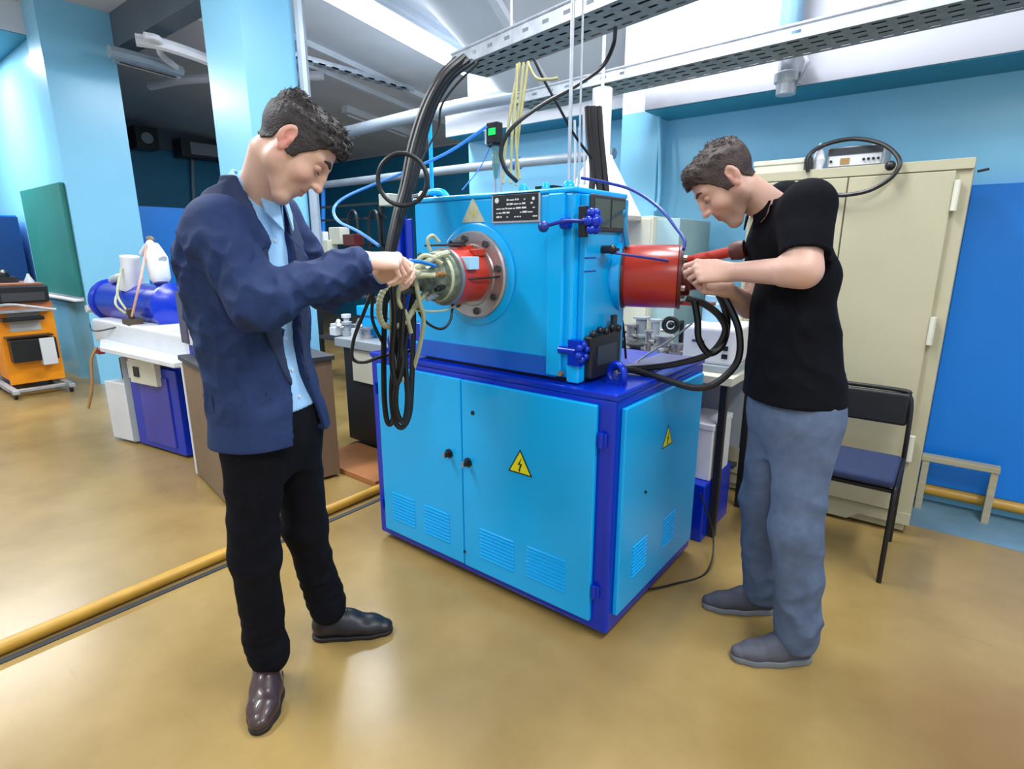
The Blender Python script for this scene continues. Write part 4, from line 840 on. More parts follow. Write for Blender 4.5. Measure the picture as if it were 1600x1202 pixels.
# pipe on the right edge of the middle column
hose('column_pipe', [Vector((-3.73, 2.44, 3.6)), Vector((-3.73, 2.44, 2.2)), Vector((-3.73, 2.44, 1.4))], .035, M['pipe'], 'slim lilac-grey pipe running down the middle column\'s rear edge', 'pipe')
hose('wall_wire', [PX(300, 245, -11.42), PX(302, 300, -11.42), PX(304, 345, -11.42)], .03, M['grey'], 'pale vertical conduit on the far teal wall', 'conduit')

# ------------------------------------------------------------------ far left: welding cart
t = thing('welding_cart', 'orange and silver welding cart on castors at the far left', 'cart', (-7.3, 1.25, 0))
x0, x1, y0, y1 = -7.75, -7.12, 1.12, 1.60
MB().box(x0, x1-.10, y0+.06, y1, .12, .82).build('cart_body', M['orange'], t, bevel=.01)
MB().box(x0, x0+.03, y0, y1, .06, .9).build('side_frame', M['grey'], t, bevel=.004)
MB().box(x1-.10, x1-.08, y0+.04, y1, .10, .84).build('front_frame', M['orange'], t, bevel=.004)
MB().box(x1-.085, x1-.075, y0+.12, y1-.12, .62, .80).build('upper_panel', mat('panel_grey', (180, 178, 172), .5), t, bevel=.003)
MB().box(x1-.10, x1+.03, y0+.08, y1-.04, .33, .55).build('black_box', M['blackm'], t, bevel=.006)
MB().box(x1-.07, x1+.045, y0+.30, y1-.06, .28, .55).build('white_box', M['off'], t, bevel=.006)
MB().box(x1-.1, x1+.06, y0+.02, y1-.02, .815, .84).build('shelf', M['grey'], t, bevel=.004)
MB().box(x1-.08, x1+.03, y0+.06, y1-.1, .73, .765).box(x1-.08, x1+.05, y0+.06, y1-.06, .57, .585).build('drawer_lip', M['blackm'], t, bevel=.003)
MB().tube(crom([(x1-.05, y0+.02, .86), (x1+.12, y0+.12, .90), (x1+.28, y1-.05, .84)], 6), .012, 8).build('push_handle', M['zinc'], t, smooth=True)
MB().box(x0+.02, x1+.18, y0+.0, y0+.05, .05, .09).box(x0+.02, x1+.22, y1-.05, y1, .05, .09).box(x1+.05, x1+.1, y0, y1, .05, .08).build('base_rails', M['zinc'], t, bevel=.004)
for (x, y) in ((x0+.06, y0+.02), (x1+.14, y0+.02), (x0+.06, y1-.03), (x1+.18, y1-.03)):
    MB().cyl((x, y-.012, .03), (x, y+.012, .03), .03, n=16).build('castor', M['black'], t, smooth=True)
w = MB().box(x0-.0, x1+.0, y0+.05, y1-.02, .90, 1.07).build('power_source', M['blackm'], bevel=.02); tag(w, 'black boxy welding power source on top of the orange cart', 'power source')
MB().box(x1-.0, x1+.008, y0+.09, y1-.06, .92, 1.0).build('front_panel', M['dark'], w)
MB().box(x0+.01, x1-.02, y0+.08, y1-.05, 1.07, 1.085).build('top_cover', mat('rusty_orange_cover', (150, 92, 60), .6), w)
MB().box(x0+.05, x1-.06, y0+.05, y1, .82, .90).build('tray_insert', mat('terracotta_tray', (190, 110, 60), .5), t)
tag(MB().box(x0+.1, x0+.34, y0+.15, y0+.3, 1.085, 1.14).ball((x0+.2, y0+.22, 1.16), .06, 10, 0, (1.3, .8, .9)).build('welding_mask', M['blackm'], smooth=True), 'black tool lying on top of the welding power source', 'tool')
tag(MB()._lathe(Vector((x1-.08, y1-.14, 1.085)), Vector((0, 0, 1)), [(0, .04), (.02, .04), (.07, .015), (.09, .01), (.091, 0)], 12, 0).build('small_funnel', M['off'], smooth=True), 'small white funnel standing on the welding power source', 'funnel')
t = thing('gas_cart', 'orange side unit partly cut by the frame beside the welding cart', 'cart', (-7.98, 1.1, 0))
MB().box(-8.35, -7.83, .98, 1.5, .08, .86).build('body', mat('pale_orange_enamel', (226, 168, 110), .4), t, bevel=.01)
for (x, y) in ((-8.25, 1.02), (-7.9, 1.02), (-7.9, 1.45), (-8.25, 1.45)): MB().cyl((x, y-.015, .04), (x, y+.015, .04), .04, n=14).build('castor', M['black'], t, smooth=True)
# ------------------------------------------------------------------ implicit-surface modelling for the people
BIG = np.float32(9.0)
def _n(v): v = np.asarray(v, float); return v/max(np.linalg.norm(v), 1e-9)
class Field:
    def __init__(s, lo, hi, res):
        s.lo = np.array(lo, float); s.res = res; s.n = np.ceil((np.array(hi)-s.lo)/res).astype(int)+1
        s.ax = [(s.lo[i]+np.arange(s.n[i])*res).astype(np.float32) for i in range(3)]
        s.D = np.full(s.n, BIG, np.float32)
    def sub(s, lo, hi):
        a = [max(0, int(np.floor((lo[i]-s.lo[i])/s.res))) for i in range(3)]
        b = [min(int(s.n[i]), int(np.ceil((hi[i]-s.lo[i])/s.res))+1) for i in range(3)]
        sl = tuple(slice(a[i], max(a[i], b[i])) for i in range(3))
        X = s.ax[0][sl[0]][:, None, None]; Y = s.ax[1][sl[1]][None, :, None]; Z = s.ax[2][sl[2]][None, None, :]
        return sl, X, Y, Z
    def comb(s, sl, d, k, op):
        A = s.D[sl]
        if A.size == 0: return
        if op == 'u':
            if k: h = np.maximum(k-np.abs(A-d), 0)/k; s.D[sl] = np.minimum(A, d)-h*h*k*.25
            else: s.D[sl] = np.minimum(A, d)
        else:
            d = -d
            if k: h = np.maximum(k-np.abs(A-d), 0)/k; s.D[sl] = np.maximum(A, d)+h*h*k*.25
            else: s.D[sl] = np.maximum(A, d)
    def cap(s, a, b, ra, rb=None, k=.02, op='u', n=None, sq=1.0):
        a = np.asarray(a, float); b = np.asarray(b, float); rb = ra if rb is None else rb; m = max(ra, rb)+k+3*s.res
        sl, X, Y, Z = s.sub(np.minimum(a, b)-m, np.maximum(a, b)+m)
        ba = b-a; L2 = max(ba@ba, 1e-9); px, py, pz = X-a[0], Y-a[1], Z-a[2]
        t = np.clip((px*ba[0]+py*ba[1]+pz*ba[2])/L2, 0, 1)
        qx, qy, qz = px-t*ba[0], py-t*ba[1], pz-t*ba[2]; q2 = qx*qx+qy*qy+qz*qz
        if n is not None:
            n = _n(n); qn = qx*n[0]+qy*n[1]+qz*n[2]; q2 = q2+qn*qn*(1/sq**2-1)
        s.comb(sl, (np.sqrt(np.maximum(q2, 0))-(ra+(rb-ra)*t)).astype(np.float32), k, op)
    def ell(s, c, r, R=None, k=.02, op='u'):
        c = np.asarray(c, float); r = np.asarray(r, float); m = r.max()+k+3*s.res
        sl, X, Y, Z = s.sub(c-m, c+m); p = (X-c[0], Y-c[1], Z-c[2])
        if R is None: q = p
        else: q = tuple(p[0]*R[0][i]+p[1]*R[1][i]+p[2]*R[2][i] for i in range(3))   # R columns = local axes
        k0 = np.sqrt(sum((q[i]/r[i])**2 for i in range(3))); k1 = np.sqrt(sum((q[i]/r[i]**2)**2 for i in range(3)))
        s.comb(sl, (k0*(k0-1)/np.maximum(k1, 1e-6)).astype(np.float32), k, op)
    def tube(s, P, r, k=.01, kk=.02, op='u', n=None, sq=1.0):
        for i in range(len(P)-1): s.cap(P[i], P[i+1], r[i], r[i+1], kk if i == 0 else max(k, .004), op, n, sq)
    def verts_fn(s, fn): s.D = s.D+fn(s.ax[0][:, None, None], s.ax[1][None, :, None], s.ax[2][None, None, :]).astype(np.float32)
    def mesh(s):
        D_ = s.D; ins = D_ < 0; nx, ny, nz = D_.shape
        c = [ins[i:nx-1+i, j:ny-1+j, k:nz-1+k] for i in (0, 1) for j in (0, 1) for k in (0, 1)]
        allc = c[0].copy(); anyc = c[0].copy()
        for q in c[1:]: allc &= q; anyc |= q
        act = anyc & ~allc; idx = np.argwhere(act); ids = np.full(act.shape, -1, np.int64); ids[act] = np.arange(len(idx))
        acc = np.zeros((len(idx), 3)); cnt = np.zeros(len(idx))
        for ax in range(3):
            o = [a for a in range(3) if a != ax]
            for u in (0, 1):
                for v in (0, 1):
                    p = np.zeros(3, int); p[o[0]] = u; p[o[1]] = v; q = p.copy(); q[ax] = 1
                    A = D_[tuple((idx+p).T)]; B = D_[tuple((idx+q).T)]; m = (A < 0) != (B < 0)
                    t = np.where(m, A/np.where(m, A-B, 1), 0)
                    pos = p+np.zeros((len(idx), 3)); pos[:, ax] += t
                    acc[m] += pos[m]; cnt += m
        V = (idx+acc/cnt[:, None])*s.res+s.lo; F = []
        for ax in range(3):
            o = [(ax+1) % 3, (ax+2) % 3]
            sl0 = [slice(None)]*3; sl1 = [slice(None)]*3; sl0[ax] = slice(0, -1); sl1[ax] = slice(1, None)
            a = ins[tuple(sl0)]; b = ins[tuple(sl1)]; e = np.argwhere(a != b)
            ok = (e[:, o[0]] > 0) & (e[:, o[1]] > 0) & (e[:, o[0]] < D_.shape[o[0]]-1) & (e[:, o[1]] < D_.shape[o[1]]-1); e = e[ok]
            flip = a[tuple(e.T)]; q = []
            for du, dv in ((0, 0), (-1, 0), (-1, -1), (0, -1)):
                w = e.copy(); w[:, o[0]] += du; w[:, o[1]] += dv; q.append(ids[tuple(w.T)])
            q = np.stack(q, 1); q[~flip] = q[~flip][:, ::-1]; F.append(q[(q >= 0).all(1)])
        return V, np.concatenate(F)
def np_obj(name, parts, m, parent=None, colors=None, smooth_it=0):
    """parts: list of (V, F) numpy meshes joined into one object"""
    V = np.concatenate([p[0] for p in parts]); off = 0; Fs = []
    for v, f in parts: Fs.append(f+off); off += len(v)
    F = np.concatenate(Fs); me = bpy.data.meshes.new(name)
    me.vertices.add(len(V)); me.vertices.foreach_set('co', V.astype(np.float32).ravel())
    me.loops.add(len(F)*4); me.loops.foreach_set('vertex_index', F.astype(np.int32).ravel())
    me.polygons.add(len(F)); me.polygons.foreach_set('loop_start', np.arange(0, len(F)*4, 4, dtype=np.int32)); me.polygons.foreach_set('loop_total', np.full(len(F), 4, np.int32))
    me.update(calc_edges=True); me.polygons.foreach_set('use_smooth', np.ones(len(F), bool))
    if colors is not None:
        at = me.color_attributes.new('tone', 'FLOAT_COLOR', 'POINT')
        C_ = np.concatenate([colors, np.ones((len(colors), 1))], 1).astype(np.float32); at.data.foreach_set('color', C_.ravel())
    me.materials.append(m); o = bpy.data.objects.new(name, me); COL.objects.link(o)
    if parent is not None: o.parent = parent; o['_o'] = (0, 0, 0)
    if smooth_it:
        sm = o.modifiers.new('soften', 'SMOOTH'); sm.factor = .5; sm.iterations = smooth_it
    return o
def wob(X, Y, Z, seed, freq, dirs=None):
    """cheap smooth pseudo-noise in [-1,1]"""
    rg = np.random.RandomState(seed); o = 0
    for i in range(5):
        d = rg.randn(3); d /= np.linalg.norm(d)
        if dirs is not None: d = d*np.array(dirs)
        f = freq*(.6+.9*rg.rand()); o = o+np.sin((X*d[0]+Y*d[1]+Z*d[2])*f*2*pi+rg.rand()*6.28+1.2*np.sin((X*d[1]+Y*d[2]+Z*d[0])*f*3))
    return o/3.2

SKIN = mat('skin', (220, 178, 156), .48, var=.03, vs=20, attr='tone', bump=.05, bs=300)
def rotm(pitch, yaw, roll=0):
    """local axes as columns: x forward, y left, z up; yaw about z, pitch>0 tips the face down"""
    cy, sy, cp, sp, cr, sr = cos(yaw), sin(yaw), cos(pitch), sin(pitch), cos(roll), sin(roll)
    Rz = np.array([[cy, -sy, 0], [sy, cy, 0], [0, 0, 1]]); Ry = np.array([[cp, 0, sp], [0, 1, 0], [-sp, 0, cp]]); Rx = np.array([[1, 0, 0], [0, cr, -sr], [0, sr, cr]])
    return Rz@Ry@Rx

def strands(V, F, seed, s):
    rg = np.random.RandomState(seed); q = F[rg.choice(len(F), 5200)]; p = V[q].mean(1); n = np.cross(V[q[:, 2]]-V[q[:, 0]], V[q[:, 3]]-V[q[:, 1]])
    n /= np.linalg.norm(n, axis=1)[:, None]+1e-9; out = p-np.array((-.01, 0, .02)); n *= np.sign((n*out).sum(1))[:, None]
    ok = (np.abs(out).max(1) > .03) & ((n*out).sum(1)/np.linalg.norm(out, axis=1) > .35); p, n = p[ok], n[ok]
    top = np.clip((p[:, 2]-.05)/.05, 0, 1)[:, None]; side = np.sign(p[:, 1:2])
    d = top*np.array((1.0, 0, .12))+(1-top)*np.array((-.35, 0, -1.0))+np.concatenate([0*top, side*.35*top, 0*top], 1)+rg.randn(len(p), 3)*.30
    d += .5*np.stack([np.sin(p[:, 1]*90+p[:, 2]*40), np.sin(p[:, 0]*70+1), np.cos(p[:, 1]*60+p[:, 0]*50)], 1)*top
    d -= n*(d*n).sum(1)[:, None]; d /= np.linalg.norm(d, axis=1)[:, None]+1e-9
    L_ = (.006+.013*top*rg.uniform(.5, 1.2, (len(p), 1))); w = np.cross(n, d); K = 4; rings = []
    for i in range(K):
        t = i/(K-1); c = p-n*.0015+d*L_*t+n*L_*(.20*top+.08)*(t-.75*t*t); r = (.0011*(1-t)**.6+.00012)
        for a in (0, 2.1, 4.2): rings.append(c+(w*cos(a)+n*sin(a))*r)
    A = np.stack(rings, 1); N_ = len(p); base_i = (np.arange(N_)*K*3)[:, None]; fs = []
    for i in range(K-1):
        for k in range(3): fs.append(base_i+np.array([[i*3+k, i*3+(k+1) % 3, (i+1)*3+(k+1) % 3, (i+1)*3+k]]))
    return A.reshape(-1, 3)*s, np.concatenate(fs)
def make_head(c, R, neck_to, base, hair_seed, hair_col, brow_col, parent_fn, stubble=None, quiff=.0, scale=1.0, ear_red=0):
    """c: head centre (local body frame), R: axes; returns skin (V,F), colours, and builders for hair / eyes"""
    s = scale
    f = Field((-.135*s, -.115*s, -.235*s), (.150*s, .115*s, .165*s), .0026)
    zs = lambda q: np.array((q[0], q[1], q[2]*(1.10 if q[2] < 0 else 1)), float)
    e = lambda c_, r_, k=.015, op='u', Rr=None: f.ell(zs(c_)*s, np.array(r_)*s, Rr, k, op)
    cp = lambda a, b, ra, rb=None, k=.012, op='u': f.cap(zs(a)*s, zs(b)*s, ra*s, None if rb is None else rb*s, k, op)
    e((-.012, 0, .038), (.091, .073, .078)); e((.030, 0, .035), (.058, .064, .066), .03)
    e((.035, 0, -.022), (.050, .055, .080), .03)
    for y in (-1, 1):
        cp((-.005, y*.050, -.050), (.050, y*.026, -.100), .017, .015, .03)
        cp((-.008, y*.054, -.02), (-.005, y*.050, -.055), .018, .017, .03)
        e((.058, y*.040, -.028), (.020, .018, .018), .025)
        cp((.083, y*.012, .026), (.070, y*.046, .028), .009, .007, .016)
    cp((.064, -.015, -.103), (.064, .015, -.103), .0155, .0155, .022)
    e((.066, 0, -.066), (.020, .028, .026), .02)
    for y in (-1, 1): e((.0865, y*.033, .004), (.014, .017, .0115), .012, 's')
    e((.070, 0, -.036), (.0225, .026, .034), .02); cp((.086, 0, .026), (.098, 0, -.005), .0095, .0095, .015); cp((.096, 0, -.002), (.109, 0, -.026), .0090, .0096, .012)
    e((.108, 0, -.031), (.0115, .0100, .0085), .007)
    for y in (-1, 1): e((.098, y*.0125, -.031), (.0105, .0072, .0072), .006)
    for y in (-1, 1): e((.103, y*.0065, -.039), (.005, .0033, .0035), .002, 's')
    # lips
    for y in (-1, 1):
        cp((.0885, 0, -.0555), (.079, y*.021, -.058), .0052, .003, .005); cp((.0870, 0, -.066), (.078, y*.020, -.061), .0060, .003, .005)
    for y in (-1, 1): cp((.096, 0, -.0605), (.082, y*.023, -.0600), .0017, .0012, .002, 's')
    # neck in head-local coordinates
    nt = (np.asarray(neck_to)-c)@R
    f.cap(np.array((-.030, 0, -.055))*s, nt, .048*s, .056*s, .022); f.cap(np.array((-.005, 0, -.080))*s, nt, .028*s, .045*s, .02)
    D0 = f.D.copy()
    # ears
    for y in (-1, 1):
        ex = np.array((-.016, y*.076, .006)); Re = rotm(.15, -y*.35)
        e(ex+np.array((0, 0, .004)), (.020, .0075, .030), .005, 'u', Re); e(ex+np.array((.005, y*.007, .009)), (.0115, .0065, .018), .002, 's', Re); e(ex+np.array((.008, y*.005, -.006)), (.007, .006, .009), .002, 's', Re)
        e(ex+np.array((.006, 0, -.024)), (.009, .0065, .011), .006); cp(ex+np.array((.010, -y*.002, .0)), ex+np.array((.010, -y*.002, -.010)), .0045, .004, .003)
    # eyelids almost closed over the eyeballs (looking down)
    for y in (-1, 1): e((.0735, y*.033, .0045), (.0142, .0150, .0118), .003)
    for y in (-1, 1): cp((.0875, y*.024, -.0015), (.084, y*.043, -.0025), .0009, .0009, .0016, 's')
    LASH = [(np.array((.0878, y*.022, -.0030)), np.array((.0895, y*.033, -.0045)), np.array((.0845, y*.045, -.0035))) for y in (-1, 1)]
    V, F = f.mesh(); P = V/s; P = np.where(np.arange(3) == 2, np.where(P < 0, P/1.10, P), P)
    col = np.tile(np.array(s2l(base)), (len(V), 1))
    def blend(mask, c2):
        nonlocal col; m = np.clip(mask, 0, 1)[:, None]; col = col*(1-m)+np.array(s2l(c2))*m
    g = lambda c_, r_: np.exp(-(((P-np.array(c_))/np.array(r_))**2).sum(1))
    if stubble is not None:
        sg_ = lambda v, w_: 1/(1+np.exp(-v/w_))
        m = .55*sg_(-.048+.25*np.maximum(0, .03-P[:, 0])-P[:, 2], .006)*sg_(P[:, 0]+.02, .006)*sg_(P[:, 2]+.118, .006)+.25*sg_(np.abs(P[:, 1])-.045, .004)*sg_(-.01-P[:, 2], .006)*sg_(P[:, 0]+.01, .005)*sg_(.03-P[:, 0], .006)*sg_(P[:, 2]+.06, .005)
        blend(m*stubble, (96, 76, 66))
    for y in (-1, 1): blend(.35*g((.066, y*.042, -.03), (.025, .02, .02)), (222, 140, 124)); blend((.25+ear_red)*g((-.01, y*.08, 0), (.025, .016, .035)), (214, 104, 100))
    for y in (-1, 1): blend(.45*g((.085, y*.033, .004), (.012, .018, .012)), (150, 100, 90))
    blend(.7*g((.090, 0, -.0605), (.010, .022, .0085)), (176, 98, 92)); blend(.25*g((.108, 0, -.03), (.014, .014, .014)), (215, 130, 115))
    Wd = lambda V_: V_@R.T+c
    # hair
    h = Field((-.135*s, -.115*s, -.235*s), (.150*s, .115*s, .165*s), .0026)
    X, Y, Z = h.ax[0][:, None, None]/s, h.ax[1][None, :, None]/s, h.ax[2][None, None, :]/s
    st = lambda v: np.clip(v, 0, 1)**2*(3-2*np.clip(v, 0, 1))
    topm = st((Z-.015)/.075); front = st((X-.02)/.07)*st((Z-.04)/.05)
    h.D = D0-(.0042+.0075*topm+(.006+quiff*.5)*front).astype(np.float32)*s
    hl = np.interp(h.ax[0]/s, [-.13, -.085, -.060, -.042, -.034, -.018, -.002, .003, .024, .034, .050, .066, .085, .15], [-.030, -.036, -.040, -.020, .012, .036, .030, -.022, -.020, .006, .030, .052, .066, .070])[:, None, None]
    cut = (hl-Z)*.75+.0030*wob(X, Y, Z, hair_seed+5, 40)+0*Y
    rg = wob(X, Y, Z, hair_seed, 26, (.45, 1, .8))*.0032+wob(X, Y, Z, hair_seed+1, 58, (.5, 1, .9))*.0018
    d = h.D+(rg*(.10+1.4*topm)+wob(X, Y, Z, hair_seed+2, 11)*.004*topm)*s
    ear = np.sqrt(((X+.018)/.019)**2+((np.abs(Y)-.08)/.03)**2+((Z-.006)/.032)**2)-1
    h.D = np.maximum(np.maximum(d, cut*s), -ear*.02*s).astype(np.float32)
    HV, HF = h.mesh(); SV, SF = strands(HV/s, HF, hair_seed, s); parent_fn('hair', [(Wd(HV), HF), (Wd(SV), SF)], mat('hair_%d_%d_%d' % hair_col, hair_col, .55, var=.35, vs=120, bump=.5, bs=420, stretch=(.5, 1, .7)))
    # eyebrows
    b = Field((.03*s, -.07*s, -.012*s), (.11*s, .07*s, .05*s), .0014)
    for y in (-1, 1):
        b.cap(np.array((.0945, y*.013, .0285))*s, np.array((.0905, y*.032, .034))*s, .0046*s, .0046*s, .002); b.cap(np.array((.0905, y*.032, .034))*s, np.array((.0765, y*.050, .029))*s, .0046*s, .0026*s, .002)
    for q in LASH:
        b.cap(q[0]*s, q[1]*s, .0013*s, .0017*s, .001); b.cap(q[1]*s, q[2]*s, .0017*s, .0013*s, .001)
    BV, BF = b.mesh(); parent_fn('eyebrows', [(Wd(BV), BF)], mat('brow_%d_%d_%d' % brow_col, brow_col, .7, var=.2))
    return (Wd(V), F), col

def make_hand(wr, fwd, back, thumb_side, curls, spread, thumb, forearm=None, fr=(.028, .034), s=1.0, res=.0022, tpose=None):
    """wr wrist, fwd towards fingers, back = outward normal of the hand's back, thumb_side = direction (unit) of the thumb; curls: four tuples of 3 joint angles"""
    wr = np.asarray(wr, float); x = _n(fwd); z = _n(np.asarray(back)-x*(np.asarray(back)@x)); y = _n(np.asarray(thumb_side)-x*(np.asarray(thumb_side)@x)-z*(np.asarray(thumb_side)@z))
    W = lambda a, b_, c_: wr+(x*a+y*b_+z*c_)*s
    lo = wr-.16*s; hi = wr+.16*s
    if forearm is not None: lo = np.minimum(lo, np.asarray(forearm)-.06); hi = np.maximum(hi, np.asarray(forearm)+.06)
    f = Field(lo, hi, res); kn = []
    for i, (yy, L_) in enumerate(((.030, .094), (.009, .096), (-.012, .090), (-.031, .082))):
        k_ = W(L_, yy, -.002 if i in (1, 2) else -.005); kn.append(k_)
        f.cap(W(.008, yy*.62, -.004), k_, .0155*s, .0118*s, .014 if i else .01, n=z, sq=.85)
    f.ell(W(.05, 0, -.006), (.048*s, .036*s, .0155*s), np.stack([x, y, z], 1), .014)
    f.ell(W(.042, .026, -.014), (.030*s, .015*s, .014*s), np.stack([x, y, z], 1), .014)
    LEN = ((.044, .026, .021), (.049, .030, .022), (.045, .028, .021), (.035, .021, .019)); RAD = (.0092, .0095, .0090, .0080)
    for i in range(4):
        p = kn[i]; a = 0; r = RAD[i]*s; sp = spread*(1.5-i)/1.5*.5
        for j in range(3):
            a += curls[i][j]; d = x*cos(a)*cos(sp)+y*sin(sp)*cos(a)-z*sin(a); q = p+d*LEN[i][j]*s
            f.cap(p, q, r*(1.06 if j == 0 else 1), r*.88, .006 if j == 0 else .0025); p = q; r *= .90
    tp = tpose or ((.026, .030, -.014), (.056, .052, -.026), (.082, .050, -.040), (.104, .040, -.046))
    T_ = [W(*t) for t in tp]; f.cap(T_[0], T_[1], .0150*s, .0125*s, .012); f.cap(T_[1], T_[2], .0115*s, .0105*s, .004); f.cap(T_[2], T_[3], .0105*s, .0085*s, .003)
    if forearm is not None:
        fa = np.asarray(forearm, float); f.cap(W(.014, 0, -.004), W(-.02, 0, -.003), .023*s, .024*s, .02, n=z, sq=.8)
        f.cap(W(-.01, 0, -.003), fa, fr[0], fr[1], .02)
    return f.mesh()

def loft_field(f, secs, fdir, p=2.3, k=.0, warp=None):
    """secs: rows (z, cx, cy, a (along fdir), b (across)); fdir 2-D unit"""
    secs = np.array(secs, float); z = f.ax[2]; X = f.ax[0][:, None, None]; Y = f.ax[1][None, :, None]
    it = lambda j: np.interp(z, secs[:, 0], secs[:, j]).astype(np.float32)
    def sm(v):
        n = max(1, int(.03/f.res)); kx = np.ones(2*n+1)/(2*n+1); return np.convolve(np.pad(v, n, 'edge'), kx, 'valid').astype(np.float32)
    cx, cy, a, b = [sm(it(j))[None, None, :] for j in (1, 2, 3, 4)]
    dx, dy = X-cx, Y-cy; u = dx*fdir[0]+dy*fdir[1]; w = -dx*fdir[1]+dy*fdir[0]
    r = (np.abs(u/a)**p+np.abs(w/b)**p)**(1/p); d = (r-1)*np.minimum(a, b)
    zz = z[None, None, :]; d = np.maximum(d, np.maximum(secs[0, 0]-zz, zz-secs[-1, 0]))
    return d.astype(np.float32), u, w, zz
def folds(f, seed, amp, freq, dirs, zlo=-9, zhi=9):
    X, Y, Z = f.ax[0][:, None, None], f.ax[1][None, :, None], f.ax[2][None, None, :]
    w = wob(X, Y, Z, seed, freq, dirs); m = np.clip((Z-zlo)/.05, 0, 1)*np.clip((zhi-Z)/.05, 0, 1)
    near = np.abs(f.D) < .06
    f.D = np.where(near, f.D-(amp*m*(1-np.abs(w)*1.4)).astype(np.float32), f.D)

def make_shoe(name, heel, yaw_, L_, w, m, sole_m, parent, lace=True, sneaker=False):
    R_ = rotm(0, yaw_)[:, :3]; c = np.asarray(heel, float)
    f = Field((-.03, -.07, -.01), (L_+.03, .07, .16), .003)
    f.cap((.040, 0, .045), (L_*.45, .004, .045), w*.40, w*.44, .02, n=(0, 0, 1), sq=1.1); f.cap((L_*.45, .004, .040), (L_*.72, .0, .034), w*.46, w*.43, .02, n=(0, 0, 1), sq=.72); f.cap((L_*.72, 0, .034), (L_-w*.34, -.004, .027), w*.43, w*.31, .02, n=(0, 0, 1), sq=.75)
    f.cap((.045, 0, .06), (.045, 0, .115), w*.40, w*.36, .02); f.cap((.06, 0, .09), (L_*.55, 0, .045), .032, .030, .03)
    Z = f.ax[2][None, None, :]; f.D = np.maximum(f.D, np.maximum(.012-Z, Z-.118)).astype(np.float32)
    V, F = f.mesh(); up = np_obj(name, [(V@R_.T+c, F)], m, parent)
    g = Field((-.03, -.08, -.01), (L_+.03, .08, .05), .003)
    g.cap((.040, 0, .012), (L_*.45, .004, .012), w*.44, w*.47, .01); g.cap((L_*.45, .004, .012), (L_*.72, .0, .012), w*.49, w*.46, .01); g.cap((L_*.72, 0, .012), (L_-w*.36, -.004, .012), w*.46, w*.34, .01)
    Z = g.ax[2][None, None, :]; th = .024 if sneaker else .017
    g.D = np.maximum(g.D, np.maximum(-Z, Z-th)).astype(np.float32); V, F = g.mesh(); V[:, 2] = np.maximum(V[:, 2], .0005)
    so = np_obj('sole', [(V@R_.T+c, F)], sole_m, up)
    if lace:
        mb = MB()
        for i in range(4):
            x = L_*.36+i*.020; zz = .112-i*.0125
            mb.tube([c+R_@np.array((x, -.020, zz-.004)), c+R_@np.array((x+.004, 0, zz+.004)), c+R_@np.array((x, .020, zz-.004))], .0026, 6)
        mb.build('laces', M['black'] if not sneaker else mat('grey_laces', (84, 84, 92), .6), up, smooth=True)
    return up
# ------------------------------------------------------------------ the two men (frame: x = photo right, y = away, z = up, turned by YAW)
def person_root(base, V, F, cols, label):
    o = np_obj('person', [(V, F)], SKIN, None, cols); o.location = RT*base[0]+FW*base[1]; o.rotation_euler = (0, 0, YAW); o['_o'] = (0, 0, 0)
    tag(o, label, 'person'); return o
def limb(lo, hi, segs, res=.006):
    f = Field(lo, hi, res)
    for (a, b, ra, rb, k) in segs: f.cap(a, b, ra, rb, k)
    return f.mesh()
def capped(secs): return secs

# ======================= man in the suit (left)
BA = np.array((-.74, 1.62, 0.0)); pa = lambda px, py, d: LL(px, py, d)-BA
queueA = []
qa = lambda name, parts, m: queueA.append((name, parts, m))
fa = np.array((cos(-.30), sin(-.30)))              # body facing: photo right, slightly to the camera
hc = pa(458, 231, 1.55); RA = rotm(.80, .28)
neckA = pa(398, 306, 1.60)
skinH, colH = make_head(hc, RA, neckA+np.array((0, 0, -.03)), (214, 172, 150), 3, (46, 38, 38), (44, 34, 32), qa, stubble=.25, quiff=.018, scale=1.0, ear_red=.35)
shR, elR, wrR = pa(338, 352, 1.45), pa(404, 474, 1.38), pa(566, 408, 1.64)
shL, elL, wrL = pa(432, 335, 1.80), pa(505, 455, 1.88), pa(592, 428, 1.80)
dR = _n(wrR-elR); dL = _n(wrL-elL)
handR = make_hand(wrR+dR*.01, _n(np.array((.80, .18, .02))), (-.25, -.50, .85), (.45, .80, .0), [(.85, .95, .5), (1.0, 1.0, .5), (1.15, 1.0, .5), (1.25, 1.0, .5)], .05, 0, forearm=wrR-dR*.07, fr=(.027, .030), s=1.0,
                  tpose=((.026, .028, -.014), (.052, .044, -.034), (.078, .042, -.052), (.098, .030, -.062)))
handL = make_hand(wrL+dL*.005, _n(np.array((.75, -.10, .18))), (.1, .75, .65), (.2, -.75, .35), [(.8, .9, .5), (1.0, .9, .5), (1.1, .9, .5), (1.2, .9, .5)], .05, 0, forearm=wrL-dL*.07, fr=(.026, .029), s=.98, res=.0026)
hipz = .93; cA = np.array((.020, -.01))           # pelvis centre
wA = np.array((-fa[1], fa[0]))                     # towards his left (away from camera)
hR = np.array((*(cA-wA*.08), hipz-.03)); hL = np.array((*(cA+wA*.08), hipz-.03))
kR, aR = np.array((-.045, -.085, .50)), np.array((-.070, -.03, .10))
kL, aL = np.array((.03, .13, .50)), np.array((.045, .215, .10))
